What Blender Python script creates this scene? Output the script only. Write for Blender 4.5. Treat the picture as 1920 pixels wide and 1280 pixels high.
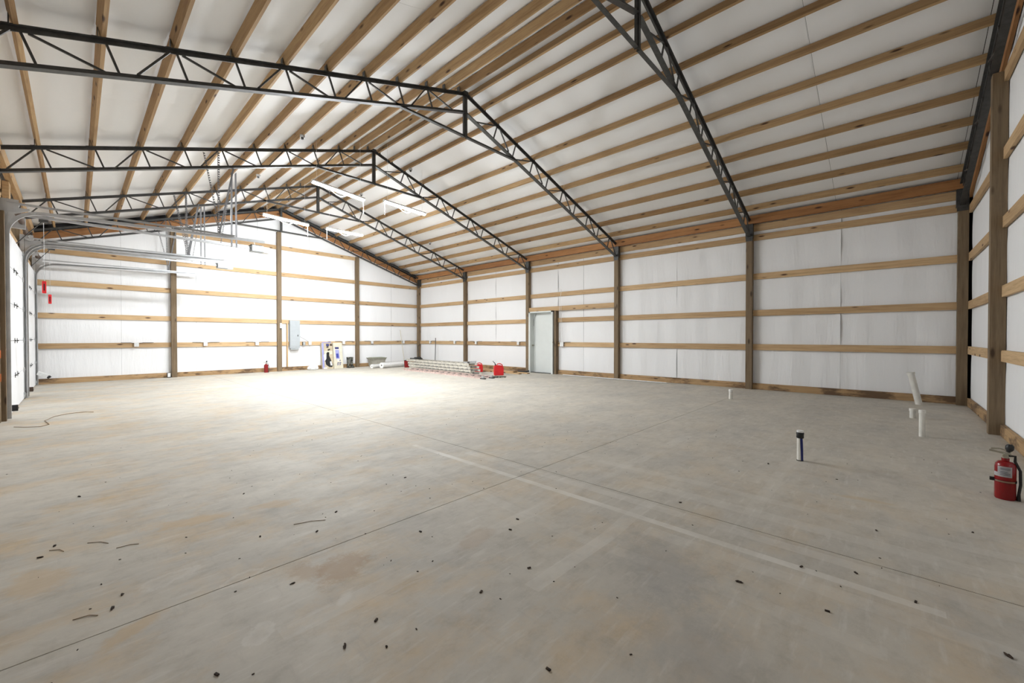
import bpy, bmesh, math, random
from mathutils import Vector, Matrix
random.seed(7)
for o in list(bpy.data.objects): bpy.data.objects.remove(o)
S = bpy.context.scene
C = S.collection
PI = math.pi

# ------------------------------------------------------------------ camera, world, exposure
cd = bpy.data.cameras.new('camera'); cam = bpy.data.objects.new('camera', cd); C.objects.link(cam)
cd.sensor_width = 36; cd.lens = 761.76/1920*36; cd.clip_start = .05; cd.clip_end = 200
cam.location = (0, 0, 1.3)
cam.rotation_euler = (math.radians(90-.5955), 0, math.radians(-47.03))
S.camera = cam
w = bpy.data.worlds.new('world'); S.world = w; w.use_nodes = True
w.node_tree.nodes['Background'].inputs[0].default_value = (.75, .85, 1, 1)
w.node_tree.nodes['Background'].inputs[1].default_value = .6
S.view_settings.view_transform = 'Standard'; S.view_settings.look = 'None'
S.view_settings.exposure = 0.0; S.view_settings.gamma = 1; S.view_settings.use_curve_mapping = False
LAMP = 735.0          # emission of the strip light lenses

# ------------------------------------------------------------------ dimensions (metres, camera above the origin)
RX = 5.35             # ridge
SL = .323             # roof slope
ZT, ZB = 6.16, 5.812  # centre lines of the chords at the ridge
XR, XL = 11.59, -.89  # girt faces of the eave walls
YF, YN = 17.12, -1.07 # girt faces of the gable walls
YP = [-1.0, 2.60, 6.27, 9.93, 13.53, 17.06]    # post lines / trusses
XP = [-.86, 2.18, 5.30, 8.40, 11.56]           # gable post lines
GZ = [1.13, 1.98, 2.89, 3.79, 4.80]            # girt tops
def zroof(x): return 6.337 - SL*abs(x-RX)
def zrake(x): return 5.93 - SL*abs(x-RX)       # lower edge of the rake board

# ------------------------------------------------------------------ materials
def newmat(name):
    m = bpy.data.materials.new(name); m.use_nodes = True
    return m, m.node_tree.nodes, m.node_tree.links, m.node_tree.nodes['Principled BSDF']
def N(ns, t, **k):
    n = ns.new(t)
    for a, b in k.items(): setattr(n, a, b)
    return n
def ramp(ns, ls, src, stops):
    r = ns.new('ShaderNodeValToRGB')
    while len(r.color_ramp.elements) < len(stops): r.color_ramp.elements.new(.5)
    for e, (p, c) in zip(r.color_ramp.elements, stops):
        e.position = p; e.color = c if len(c) == 4 else (*c, 1)
    ls.new(src, r.inputs[0]); return r.outputs[0]
def mixc(ns, ls, fac, a, b, mode='MIX'):
    m = ns.new('ShaderNodeMix'); m.data_type = 'RGBA'; m.blend_type = mode
    for i, v in ((0, fac), (6, a), (7, b)):
        if isinstance(v, (int, float)): m.inputs[i].default_value = v
        elif isinstance(v, tuple): m.inputs[i].default_value = (*v, 1) if len(v) == 3 else v
        else: ls.new(v, m.inputs[i])
    return m.outputs[2]
def math_(ns, ls, op, a, b=None, c=None):
    m = ns.new('ShaderNodeMath'); m.operation = op
    for i, v in enumerate((a, b, c)):
        if v is None: continue
        if isinstance(v, (int, float)): m.inputs[i].default_value = v
        else: ls.new(v, m.inputs[i])
    return m.outputs[0]
def noise(ns, ls, vec, scale, detail=4, rough=.55):
    n = ns.new('ShaderNodeTexNoise'); n.inputs['Scale'].default_value = scale
    n.inputs['Detail'].default_value = detail; n.inputs['Roughness'].default_value = rough
    ls.new(vec, n.inputs['Vector']); return n.outputs[0]
def mapping(ns, ls, vec, sc, loc=None):
    m = ns.new('ShaderNodeMapping'); m.inputs['Scale'].default_value = sc
    ls.new(vec, m.inputs['Vector'])
    if loc is not None: ls.new(loc, m.inputs['Location'])
    return m.outputs[0]
def bump(ns, ls, b, h, strength, dist):
    n = ns.new('ShaderNodeBump'); n.inputs['Strength'].default_value = strength; n.inputs['Distance'].default_value = dist
    ls.new(h, n.inputs['Height']); ls.new(n.outputs[0], b.inputs['Normal'])
def plain(name, col, rough=.6, metal=0, var=.08, scale=30):
    m, ns, ls, b = newmat(name)
    tc = N(ns, 'ShaderNodeTexCoord')
    f = noise(ns, ls, tc.outputs['Object'], scale, 3)
    lo = tuple(c*(1-var) for c in col); hi = tuple(min(1, c*(1+var)) for c in col)
    ls.new(ramp(ns, ls, f, [(.35, lo), (.65, hi)]), b.inputs['Base Color'])
    b.inputs['Roughness'].default_value = rough; b.inputs['Metallic'].default_value = metal
    return m
def wood(name, light, dark, knot, greyfac=0.0, spread=.25, patches=None):
    """board timber: the grain runs along the object's own X axis; each board is shifted by its random number"""
    m, ns, ls, b = newmat(name)
    tc = N(ns, 'ShaderNodeTexCoord'); oi = N(ns, 'ShaderNodeObjectInfo')
    cmb = N(ns, 'ShaderNodeCombineXYZ')
    r = oi.outputs['Random']
    ls.new(math_(ns, ls, 'MULTIPLY', r, 37.), cmb.inputs[0]); ls.new(math_(ns, ls, 'MULTIPLY', r, 91.), cmb.inputs[1]); ls.new(math_(ns, ls, 'MULTIPLY', r, 13.), cmb.inputs[2])
    v = mapping(ns, ls, tc.outputs['Object'], (1, 1, 1), cmb.outputs[0])
    g1 = noise(ns, ls, mapping(ns, ls, v, (.9, 16, 16)), 1.6, 5, .6)
    g2 = noise(ns, ls, mapping(ns, ls, v, (2.2, 60, 60)), 2.0, 3, .6)
    col = ramp(ns, ls, g1, [(.3, dark), (.52, light), (.75, tuple(min(1, c*1.12) for c in light))])
    col = mixc(ns, ls, .35, col, ramp(ns, ls, g2, [(.35, dark), (.6, light)]))
    # knots
    vo = ns.new('ShaderNodeTexVoronoi'); vo.inputs['Scale'].default_value = 1.0
    ls.new(mapping(ns, ls, v, (1.9, 6.5, 6.5)), vo.inputs['Vector'])
    kf = ramp(ns, ls, vo.outputs['Distance'], [(.08, (1, 1, 1)), (.17, (0, 0, 0))])
    col = mixc(ns, ls, kf, col, knot)
    if patches:
        pf = ramp(ns, ls, noise(ns, ls, mapping(ns, ls, v, (1.1, 3, 3)), 1.5, 4, .65), [(.5, (0, 0, 0)), (.62, (1, 1, 1))])
        col = mixc(ns, ls, pf, col, patches)
    # board to board variation
    rv = ramp(ns, ls, math_(ns, ls, 'FRACT', math_(ns, ls, 'MULTIPLY', r, 7.31)), [(0, (1-spread, 1-spread*1.25, 1-spread*1.5)), (1, (1.08, 1.06, 1.04))])
    col = mixc(ns, ls, 1.0, col, rv, 'MULTIPLY')
    ls.new(col, b.inputs['Base Color']); b.inputs['Roughness'].default_value = .75
    bump(ns, ls, b, g2, .25, .004)
    return m
M = {}
M['girt'] = wood('girt_pine', (.60, .43, .245), (.39, .245, .12), (.08, .035, .015), spread=.2)
M['purlin'] = wood('purlin_pine', (.50, .345, .18), (.31, .185, .088), (.07, .03, .014), spread=.34)
M['beam'] = wood('beam_pine', (.44, .22, .085), (.27, .12, .045), (.06, .022, .01), spread=.25)
M['treated'] = wood('treated_post', (.22, .16, .095), (.125, .087, .05), (.05, .03, .015), spread=.12)
M['skirt'] = wood('treated_skirt', (.46, .31, .16), (.26, .15, .07), (.06, .03, .012), spread=.25, patches=(.14, .085, .045))
M['steel'] = plain('dark_primed_steel', (.060, .060, .058), .5, .2, .2, 14)
M['galv'] = plain('galvanised_steel', (.52, .53, .54), .4, .7, .08, 5)
M['hanger'] = plain('dull_galvanised_angle', (.16, .16, .165), .55, .4, .15, 8)
M['rust'] = plain('brown_spring_steel', (.10, .065, .05), .6, .4, .3, 40)
M['white'] = plain('white_plastic', (.78, .78, .77), .45)
M['ivory'] = plain('door_paint', (.70, .735, .72), .5, 0, .02, 3)
M['doorpanel'] = plain('garage_door_white', (.82, .83, .85), .5, 0, .02, 4)
M['pvc'] = plain('pvc_pipe', (.76, .75, .70), .35, 0, .06, 12)
M['black'] = plain('black_plastic', (.012, .012, .013), .45)
M['rubber'] = plain('dark_rubber', (.03, .03, .03), .8)
M['void'] = plain('dark_metal_cladding', (.012, .012, .014), .7)
M['panelgrey'] = plain('electric_panel_grey', (.42, .45, .47), .5, .1, .03, 6)
M['red'] = plain('red_paint', (.23, .005, .007), .22, 0, .05, 6)
M['redplastic'] = plain('red_plastic', (.72, .022, .028), .4, 0, .06, 8)
M['blue'] = plain('blue_tape', (.04, .055, .30), .6)
M['navy'] = plain('navy_print', (.03, .035, .16), .7)
M['lilac'] = plain('lilac_print', (.33, .34, .62), .7)
M['card'] = plain('cardboard', (.52, .44, .31), .85, 0, .1, 10)
M['cream'] = plain('cream_card', (.66, .62, .50), .8, 0, .05, 10)
M['paper'] = plain('paper_label', (.72, .71, .72), .7)
M['ink'] = plain('grey_ink', (.28, .28, .33), .8)
M['tote'] = plain('grey_tote', (.36, .34, .29), .6, 0, .08, 8)
M['totelid'] = plain('green_grey_lid', (.30, .31, .24), .6)
M['alu'] = plain('weathered_aluminium', (.66, .63, .56), .4, .25, .12, 9)
M['pinkrail'] = plain('faded_pink_fibreglass', (.60, .46, .42), .6, 0, .18, 9)
M['orange'] = plain('orange_sticker', (.55, .14, .03), .6)
M['tin'] = plain('tarnished_nickel', (.42, .40, .33), .35, .8, .1, 30)
M['tan'] = plain('tan_strap', (.52, .33, .22), .6)
M['debris'] = plain('dry_mud', (.035, .022, .014), .95, 0, .4, 60)
M['straw'] = plain('dry_straw', (.22, .14, .07), .9, 0, .3, 60)

def mk_camo():
    m, ns, ls, b = newmat('camouflage_print')
    tc = N(ns, 'ShaderNodeTexCoord')
    f = noise(ns, ls, tc.outputs['Object'], 14, 3, .6)
    r = ramp(ns, ls, f, [(.42, (.010, .010, .009)), (.53, (.05, .055, .04)), (.60, (.30, .29, .24)), (.66, (.03, .03, .025))])
    ls.new(r, b.inputs['Base Color']); b.inputs['Roughness'].default_value = .7
    return m
M['camo'] = mk_camo()
def mk_insul(name, vertical):
    m, ns, ls, b = newmat(name)
    tc = N(ns, 'ShaderNodeTexCoord'); v = tc.outputs['Object']
    big = noise(ns, ls, v, .5, 3)
    fine = noise(ns, ls, mapping(ns, ls, v, (9, 9, 1.2) if vertical else (1.5, 1.5, 6)), 2.2, 3, .5)
    crease = noise(ns, ls, mapping(ns, ls, v, (3, 3, .5) if vertical else (.6, 2.5, .6)), 1.6, 5, .62)
    col = mixc(ns, ls, big, (.85, .855, .865), (.875, .88, .89))
    ls.new(col, b.inputs['Base Color']); b.inputs['Roughness'].default_value = .8; b.inputs['Specular IOR Level'].default_value = .25
    h = math_(ns, ls, 'ADD', math_(ns, ls, 'MULTIPLY', fine, .25), crease)
    bump(ns, ls, b, h, .6 if vertical else .22, .03)
    return m
M['insul'] = mk_insul('white_wall_insulation', True)
M['insulroof'] = mk_insul('white_roof_insulation', False)

def mk_floor():
    m, ns, ls, b = newmat('trowelled_concrete')
    tc = N(ns, 'ShaderNodeTexCoord'); v = tc.outputs['Object']
    sp = N(ns, 'ShaderNodeSeparateXYZ'); ls.new(v, sp.inputs[0]); X, Y = sp.outputs[0], sp.outputs[1]
    a = noise(ns, ls, v, .33, 6, .6)
    col = ramp(ns, ls, a, [(.3, (.455, .425, .37)), (.5, (.52, .485, .42)), (.7, (.565, .525, .455))])
    # cloudy greyer patches and fine trowel mottle
    g = noise(ns, ls, mapping(ns, ls, v, (1, 1.5, 1)), 1.1, 8, .66)
    col = mixc(ns, ls, ramp(ns, ls, g, [(.42, (0, 0, 0)), (.7, (.75, .75, .75))]), col, (.40, .385, .355))
    # dried clay carried in: thickest where the vehicles came in on the left
    gate = math_(ns, ls, 'SUBTRACT', 1.0, math_(ns, ls, 'MULTIPLY', X, .16)); 
    gm = ns.new('ShaderNodeClamp'); ls.new(gate, gm.inputs[0]); gate = gm.outputs[0]
    c1 = ramp(ns, ls, noise(ns, ls, mapping(ns, ls, v, (1.0, 1.25, 1)), 1.35, 9, .68), [(.48, (0, 0, 0)), (.68, (1, 1, 1))])
    cl = math_(ns, ls, 'MULTIPLY', c1, math_(ns, ls, 'ADD', math_(ns, ls, 'MULTIPLY', gate, .75), .12))
    col = mixc(ns, ls, cl, col, (.56, .43, .27))
    st = noise(ns, ls, mapping(ns, ls, v, (2.2, 14, 1)), 1.6, 5, .6)
    col = mixc(ns, ls, ramp(ns, ls, st, [(.55, (0, 0, 0)), (.75, (.5, .5, .5))]), col, (.64, .62, .575))
    st2 = noise(ns, ls, mapping(ns, ls, v, (16, 3, 1)), 1.3, 5, .65)
    col = mixc(ns, ls, ramp(ns, ls, st2, [(.56, (0, 0, 0)), (.78, (.5, .5, .5))]), col, (.40, .37, .325))
    mot = noise(ns, ls, mapping(ns, ls, v, (1, 1.4, 1)), 5.5, 9, .72)
    col = mixc(ns, ls, .55, col, mixc(ns, ls, 1.0, col, ramp(ns, ls, mot, [(.33, (.74, .72, .69)), (.5, (1, 1, 1)), (.68, (1.12, 1.12, 1.12))]), 'MULTIPLY'))
    # pale wheel and tape tracks with worn ends
    wob = math_(ns, ls, 'MULTIPLY', math_(ns, ls, 'SUBTRACT', noise(ns, ls, v, .5, 2), .5), .10)
    worn = ramp(ns, ls, noise(ns, ls, v, 1.6, 5, .6), [(.38, (0, 0, 0)), (.6, (1, 1, 1))])
    def band(coord, at, w2, amt, lo=None, hi=None, other=None, wf=1.0):
        nonlocal col
        d = math_(ns, ls, 'ABSOLUTE', math_(ns, ls, 'SUBTRACT', math_(ns, ls, 'ADD', coord, math_(ns, ls, 'MULTIPLY', wob, wf)), at))
        k = math_(ns, ls, 'MULTIPLY', math_(ns, ls, 'LESS_THAN', d, w2), amt)
        if other is not None:
            k = math_(ns, ls, 'MULTIPLY', k, math_(ns, ls, 'GREATER_THAN', other, lo)); k = math_(ns, ls, 'MULTIPLY', k, math_(ns, ls, 'LESS_THAN', other, hi))
        k = math_(ns, ls, 'MULTIPLY', k, math_(ns, ls, 'ADD', math_(ns, ls, 'MULTIPLY', worn, .6), .4))
        col = mixc(ns, ls, k, col, (.69, .67, .62))
    band(X, 2.77, .032, .75, -.2, 4.2, Y, .3)
    band(X, 3.01, .05, .32, -1, 3.5, Y, .5)
    band(X, 2.62, .06, .22, -.9, 1.2, Y)
    band(X, 3.42, .07, .22, -1, 2.2, Y)
    band(X, 3.75, .05, .22, -1, 2.6, Y, 2)
    band(X, 2.25, .05, .16, 0, 3.6, Y, 2)
    band(Y, 1.36, .05, .38, 1.6, 3.1, X, 1.5)
    band(Y, 1.95, .06, .2, .6, 5.5, X, 2)
    band(Y, .75, .05, .18, 2.9, 5.2, X, 2)
    # a brown clay patch by the joint, worn pale footprints and scuffs
    def spot(cx, cy, rx, ry, ang, colr, amt, lo=.55, hi=1.0, hollow=False):
        nonlocal col
        mp = ns.new('ShaderNodeMapping'); mp.vector_type = 'TEXTURE'
        mp.inputs['Location'].default_value = (cx, cy, 0); mp.inputs['Rotation'].default_value = (0, 0, ang); mp.inputs['Scale'].default_value = (rx, ry, 1)
        ls.new(v, mp.inputs['Vector'])
        ln = ns.new('ShaderNodeVectorMath'); ln.operation = 'LENGTH'; ls.new(mp.outputs[0], ln.inputs[0])
        dd = math_(ns, ls, 'ADD', ln.outputs['Value'], math_(ns, ls, 'MULTIPLY', math_(ns, ls, 'SUBTRACT', noise(ns, ls, v, 9, 6, .75), .5), 2.0))
        if hollow: k = ramp(ns, ls, dd, [(lo, (.25, .25, .25)), ((lo+hi)/2, (1, 1, 1)), (hi, (0, 0, 0))])
        else: k = ramp(ns, ls, dd, [(lo, (1, 1, 1)), (hi, (0, 0, 0))])
        col = mixc(ns, ls, math_(ns, ls, 'MULTIPLY', k, amt), col, colr)
    clay, pale = (.40, .29, .19), (.66, .635, .585)
    spot(1.02, 2.26, .20, .15, .5, clay, .75)
    spot(.86, 2.36, .09, .14, .2, clay, .6)
    spot(.54, 2.02, .10, .055, .75, pale, .42, .45, 1.15, True)
    spot(.60, 2.56, .12, .06, .2, pale, .45, .45, 1.15, True)
    spot(.33, 2.84, .14, .07, .3, pale, .40, .45, 1.15, True)
    spot(.90, 1.98, .09, .035, .7, pale, .5, .4, 1.2)
    spot(1.75, 1.95, .22, .09, .3, clay, .35)
    spot(.55, 3.6, .28, .10, -.3, (.55, .40, .23), .6)
    spot(1.05, 3.5, .22, .09, -.4, (.55, .40, .23), .5)
    spot(-.15, 3.3, .16, .22, .3, (.55, .40, .23), .5)
    spot(.15, 2.45, .18, .06, .6, (.52, .37, .2), .5)
    spot(4.3, .15, .05, .22, .1, (.52, .40, .24), .5)
    spot(2.3, .95, .45, .28, .7, (.30, .29, .275), .45, .3, 1.2)
    spot(1.7, .55, .5, .3, .9, (.32, .305, .285), .4, .3, 1.2)
    # small dark specks
    vo = ns.new('ShaderNodeTexVoronoi'); vo.inputs['Scale'].default_value = 2.3; ls.new(v, vo.inputs['Vector'])
    sk = math_(ns, ls, 'LESS_THAN', vo.outputs['Distance'], .014)
    col = mixc(ns, ls, math_(ns, ls, 'MULTIPLY', sk, .75), col, (.09, .06, .04))
    ls.new(col, b.inputs['Base Color'])
    ro = ramp(ns, ls, g, [(.3, (.62, .62, .62)), (.7, (.8, .8, .8))]); ls.new(ro, b.inputs['Roughness'])
    b.inputs['Specular IOR Level'].default_value = .35
    bump(ns, ls, b, noise(ns, ls, v, 6, 6, .6), .12, .01)
    return m
M['floor'] = mk_floor()
M['joint'] = plain('joint_dirt', (.05, .035, .022), .95)
def mk_emit(name, col, s):
    m, ns, ls, b = newmat(name)
    b.inputs['Base Color'].default_value = (.9, .9, .9, 1)
    b.inputs['Emission Color'].default_value = (*col, 1); b.inputs['Emission Strength'].default_value = s
    return m
M['lamp'] = mk_emit('led_lens', (.93, .97, 1.0), LAMP)

# ------------------------------------------------------------------ object helpers
def link(name, me, mat, parent=None, loc=None, rot=None):
    o = bpy.data.objects.new(name, me); C.objects.link(o)
    if mat and not me.materials: me.materials.append(mat)
    if loc is not None: o.location = loc
    if rot is not None: o.rotation_mode = 'QUATERNION'; o.rotation_quaternion = rot
    if parent is not None:
        o.parent = parent; o.matrix_parent_inverse = Matrix.Translation(-ROOT.get(parent.name, Vector((0, 0, 0))))
    return o
ROOT = {}   # world position of every thing's base, for the children's parent inverse
def tag(o, label, cat, group=None, kind=None):
    if label: o['label'] = label
    if cat: o['category'] = cat
    if group: o['group'] = group
    if kind: o['kind'] = kind
    return o
def thing(name, loc, label, cat, group=None):
    o = bpy.data.objects.new(name, None); C.objects.link(o); o.empty_display_size = .1
    o.location = loc; ROOT[o.name] = Vector(loc)
    return tag(o, label, cat, group)
class MB:
    """collects shapes in world coordinates -> ONE mesh object"""
    def __init__(s): s.b = bmesh.new()
    def box(s, lo, hi, bev=0):
        x0, y0, z0 = lo; x1, y1, z1 = hi
        v = [s.b.verts.new(p) for p in ((x0,y0,z0),(x1,y0,z0),(x1,y1,z0),(x0,y1,z0),(x0,y0,z1),(x1,y0,z1),(x1,y1,z1),(x0,y1,z1))]
        fs = [s.b.faces.new([v[i] for i in f]) for f in ((0,3,2,1),(4,5,6,7),(0,1,5,4),(1,2,6,5),(2,3,7,6),(3,0,4,7))]
        if bev:
            es = set(e for f in fs for e in f.edges)
            bmesh.ops.bevel(s.b, geom=list(es), offset=bev, segments=2, affect='EDGES', profile=.7)
        return s
    def bar(s, p0, p1, w, h, up=(0, 0, 1)):
        p0, p1 = Vector(p0), Vector(p1); d = (p1-p0).normalized(); u = Vector(up)
        sd = d.cross(u)
        if sd.length < 1e-4: sd = d.cross(Vector((0, 1, 0)))
        sd.normalize(); u = sd.cross(d)
        v = []
        for p in (p0, p1):
            for a, c in ((-1,-1),(1,-1),(1,1),(-1,1)): v.append(s.b.verts.new(p+sd*a*w/2+u*c*h/2))
        for f in ((0,1,2,3),(7,6,5,4),(0,4,5,1),(1,5,6,2),(2,6,7,3),(3,7,4,0)): s.b.faces.new([v[i] for i in f])
        return s
    def tube(s, pts, r, n=10, closed=False, cap=True):
        pts = [Vector(p) for p in pts]; rs = r if isinstance(r, (list, tuple)) else [r]*len(pts)
        rings = []; ref = None
        for i, p in enumerate(pts):
            t = (pts[min(i+1, len(pts)-1)]-pts[max(i-1, 0)]).normalized()
            if ref is None:
                ref = t.orthogonal().normalized()
            ref = (ref - t*ref.dot(t))
            if ref.length < 1e-5: ref = t.orthogonal()
            ref.normalize(); b2 = t.cross(ref)
            rings.append([s.b.verts.new(p+(ref*math.cos(2*PI*k/n)+b2*math.sin(2*PI*k/n))*rs[i]) for k in range(n)])
        for a, c in zip(rings, rings[1:]):
            for k in range(n): s.b.faces.new((a[k], a[(k+1) % n], c[(k+1) % n], c[k]))
        if cap:
            s.b.faces.new(rings[0][::-1]); s.b.faces.new(rings[-1])
        return s
    def lathe(s, prof, base, n=28):
        bx, by, bz = base; rings = []
        for r, z in prof:
            if r < 1e-5: rings.append([s.b.verts.new((bx, by, bz+z))])
            else: rings.append([s.b.verts.new((bx+r*math.cos(2*PI*k/n), by+r*math.sin(2*PI*k/n), bz+z)) for k in range(n)])
        for a, c in zip(rings, rings[1:]):
            for k in range(n):
                k2 = (k+1) % n
                if len(a) == 1 and len(c) == 1: continue
                if len(a) == 1: s.b.faces.new((a[0], c[k2], c[k]))
                elif len(c) == 1: s.b.faces.new((a[k], a[k2], c[0]))
                else: s.b.faces.new((a[k], a[k2], c[k2], c[k]))
        return s
    def prism(s, poly, p0, ax_a, ax_b, ax_c, depth):
        """polygon (a, b) in the plane of ax_a, ax_b through p0, extruded depth along ax_c"""
        p0, A, B, Cc = Vector(p0), Vector(ax_a), Vector(ax_b), Vector(ax_c)
        lo = [s.b.verts.new(p0+A*a+B*b) for a, b in poly]; hi = [s.b.verts.new(p0+A*a+B*b+Cc*depth) for a, b in poly]
        n = len(poly); s.b.faces.new(lo[::-1]); s.b.faces.new(hi)
        for i in range(n): s.b.faces.new((lo[i], lo[(i+1) % n], hi[(i+1) % n], hi[i]))
        return s
    def mesh(s, name, smooth=False):
        bmesh.ops.recalc_face_normals(s.b, faces=s.b.faces)
        me = bpy.data.meshes.new(name); s.b.to_mesh(me); s.b.free()
        if smooth:
            me.polygons.foreach_set('use_smooth', [True]*len(me.polygons))
            me.set_sharp_from_angle(angle=math.radians(40))
        return me
    def put(s, name, mat, parent=None, smooth=False, label=None):
        o = link(name, s.mesh(name, smooth), mat, parent)
        if label: o['label'] = label
        return o
_cache = {}
def board(name, mat, parent, p0, p1, w, h, up=(0, 0, 1)):
    """a straight member from p0 to p1, w wide, h high along 'up'; its own X axis runs along it"""
    p0, p1 = Vector(p0), Vector(p1); L = (p1-p0).length; d = (p1-p0)/L
    key = (round(L, 3), w, h, mat.name)
    if key not in _cache:
        m = MB(); m.box((-L/2, -w/2, -h/2), (L/2, w/2, h/2)); me = m.mesh(name); me.materials.append(mat); _cache[key] = me
    u = Vector(up); y = u.cross(d)
    if y.length < 1e-4: y = Vector((0, 1, 0)).cross(d)
    y.normalize(); z = d.cross(y)
    R = Matrix((d, y, z)).transposed().to_quaternion()
    return link(name, _cache[key], None, parent, (p0+p1)/2, R)

# ------------------------------------------------------------------ floor
fl = MB().box((-1.6, -1.7, -.25), (12.3, 17.9, -.035)).put('floor', M['joint'])
tag(fl, None, None, kind='structure')
xs = [-1.5, 3.11, 12.2]; ys = [-1.6, 2.53, 6.13, 17.8]; gx = .0035
for i in range(2):
    for j in range(3):
        gy0 = .0035 if j == 1 else .0015; gy1 = .0035 if j == 0 else .0015
        MB().box((xs[i]+gx, ys[j]+gy0, -.035), (xs[i+1]-gx, ys[j+1]-gy1, 0)).put('floor_slab', M['floor'], fl)

# ------------------------------------------------------------------ ceiling: metal roof, insulation strips, purlins
m = MB()
for sgn in (-1, 1):
    xe = RX+sgn*6.75
    m.prism([(0, 6.337+.06), (xe-RX, 6.337+.06-SL*6.75), (xe-RX, 6.337+.10-SL*6.75), (0, 6.337+.10)], (RX, -1.5, 0), (1, 0, 0), (0, 0, 1), (0, 1, 0), 19.1)
ceil = m.put('ceiling', M['void']); ceil['kind'] = 'structure'
offs = [.14, .50]+[.90+.605*k for k in range(9)]
def grid(name, mat, parent, f, nu, nv):
    me = bpy.data.meshes.new(name)
    vs = [f(i/nu, j/nv) for j in range(nv+1) for i in range(nu+1)]
    fs = [(j*(nu+1)+i, j*(nu+1)+i+1, (j+1)*(nu+1)+i+1, (j+1)*(nu+1)+i) for j in range(nv) for i in range(nu)]
    me.from_pydata([tuple(v) for v in vs], [], fs); me.update()
    me.polygons.foreach_set('use_smooth', [True]*len(me.polygons))
    o = link(name, me, mat, parent); return o
seams = [-1.2]+[-.92+1.83*k for k in range(10)]+[17.3]
for sgn in (-1, 1):
    for k in range(len(seams)-1):
        y0, y1 = seams[k]+.0025, seams[k+1]-.0025
        if y1-y0 < .1: continue
        ph = random.random()*6
        def f(u, v, y0=y0, y1=y1, sgn=sgn, ph=ph):
            d = .0+u*6.42
            # the blanket hangs a little between two purlins, and curls up at the lap
            k2 = (d-.90)/.605
            sag = .012*(.5-.5*math.cos(2*PI*k2)) if d > .9 else .006
            y = y0+(y1-y0)*v
            curl = .010*(max(0, 1-abs(v)*14)) - .004*math.sin(3*y+ph+d*1.3)
            return Vector((RX+sgn*d, y, 6.337+.012-SL*d-sag+curl))
        grid('insulation_sheet', M['insulroof'], ceil, f, 56, 8)
cosr = math.cos(math.atan(SL))
for sgn in (-1, 1):
    nrm = Vector((sgn*SL*cosr, 0, cosr))
    for d in offs:
        zc = 6.19-SL*d+.068*1
        for k in range(5):
            y0 = YP[k]+.002 if k else YN-.02; y1 = YP[k+1]-.002 if k < 4 else YF+.02
            jz = random.uniform(-.004, .004)
            c = Vector((RX+sgn*d, 0, zc+jz)) + Vector((sgn*SL*.068*cosr*0, 0, 0))
            board('purlin', M['purlin'], ceil, c+Vector((0, y0, 0)), c+Vector((random.uniform(-.006, .006), y1, 0)), .038, .138, nrm)
    for k in range(5):   # heavy eave purlin on the post line
        y0 = YP[k]+.002 if k else YN-.02; y1 = YP[k+1]-.002 if k < 4 else YF+.02
        board('eave_purlin', M['beam'] if sgn > 0 else M['girt'], ceil, (RX+sgn*6.15, y0, 4.215), (RX+sgn*6.15, y1, 4.215), .085, .19)

# ------------------------------------------------------------------ walls
def wall_shell(name, lo, hi):
    o = MB().box(lo, hi).put(name, M['void']); o['kind'] = 'structure'; return o
def gable_shell(name, y0):
    m = MB(); m.prism([(-1.3, -.2), (12.0, -.2), (12.0, 4.25), (RX, 6.39), (-1.3, 4.25)], (0, y0, 0), (1, 0, 0), (0, 0, 1), (0, 1, 0), .05)
    o = m.put(name, M['void']); o['kind'] = 'structure'; return o
wall_b = gable_shell('wall_back', YF+.12)
wall_f = gable_shell('wall_front', YN-.17)
wall_l = wall_shell('wall_left', (XL-.17, YN-.1, -.2), (XL-.12, YF+.1, 4.26))
# right wall shell with the walk door opening
DY0, DY1, DZ = 8.74, 9.80, 2.24
m = MB(); m.box((XR+.12, YN-.1, -.2), (XR+.17, DY0, 4.26)); m.box((XR+.12, DY1, -.2), (XR+.17, YF+.1, 4.26)); m.box((XR+.12, DY0, DZ), (XR+.17, DY1, 4.26)); m.box((XR+.12, DY0, -.2), (XR+.17, DY1, -.001))
wall_r = m.put('wall_right', M['void']); wall_r['kind'] = 'structure'

def sheet(parent, axis, plane, a0, a1, zf0, ztop, wr=.012, inward=1):
    """insulation facing between two seams; bulges softly between the girts"""
    ph = random.random()*10; ph2 = random.random()*10
    zs = [0]+[z-.075 for z in GZ]
    def f(u, v):
        a = a0+(a1-a0)*u; zt = ztop(a) if callable(ztop) else ztop
        z = zf0+(zt-zf0)*v
        d = wr*(math.sin(a*5.1+ph+.6*math.sin(z*1.7+ph2))*.5+.5*math.sin(a*11.7+ph2+.8*math.sin(z*2.9)))
        near = min(abs(z-q) for q in zs); d *= min(1, near/.25)
        d = inward*(d*.8+wr*.4*min(1, near/.3))
        return Vector((plane+d, a, z)) if axis == 0 else Vector((a, plane+d, z))
    n = max(6, int((a1-a0)*9))
    return grid('insulation_sheet', M['insul'], parent, f, n, 26)

IW = .05
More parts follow.
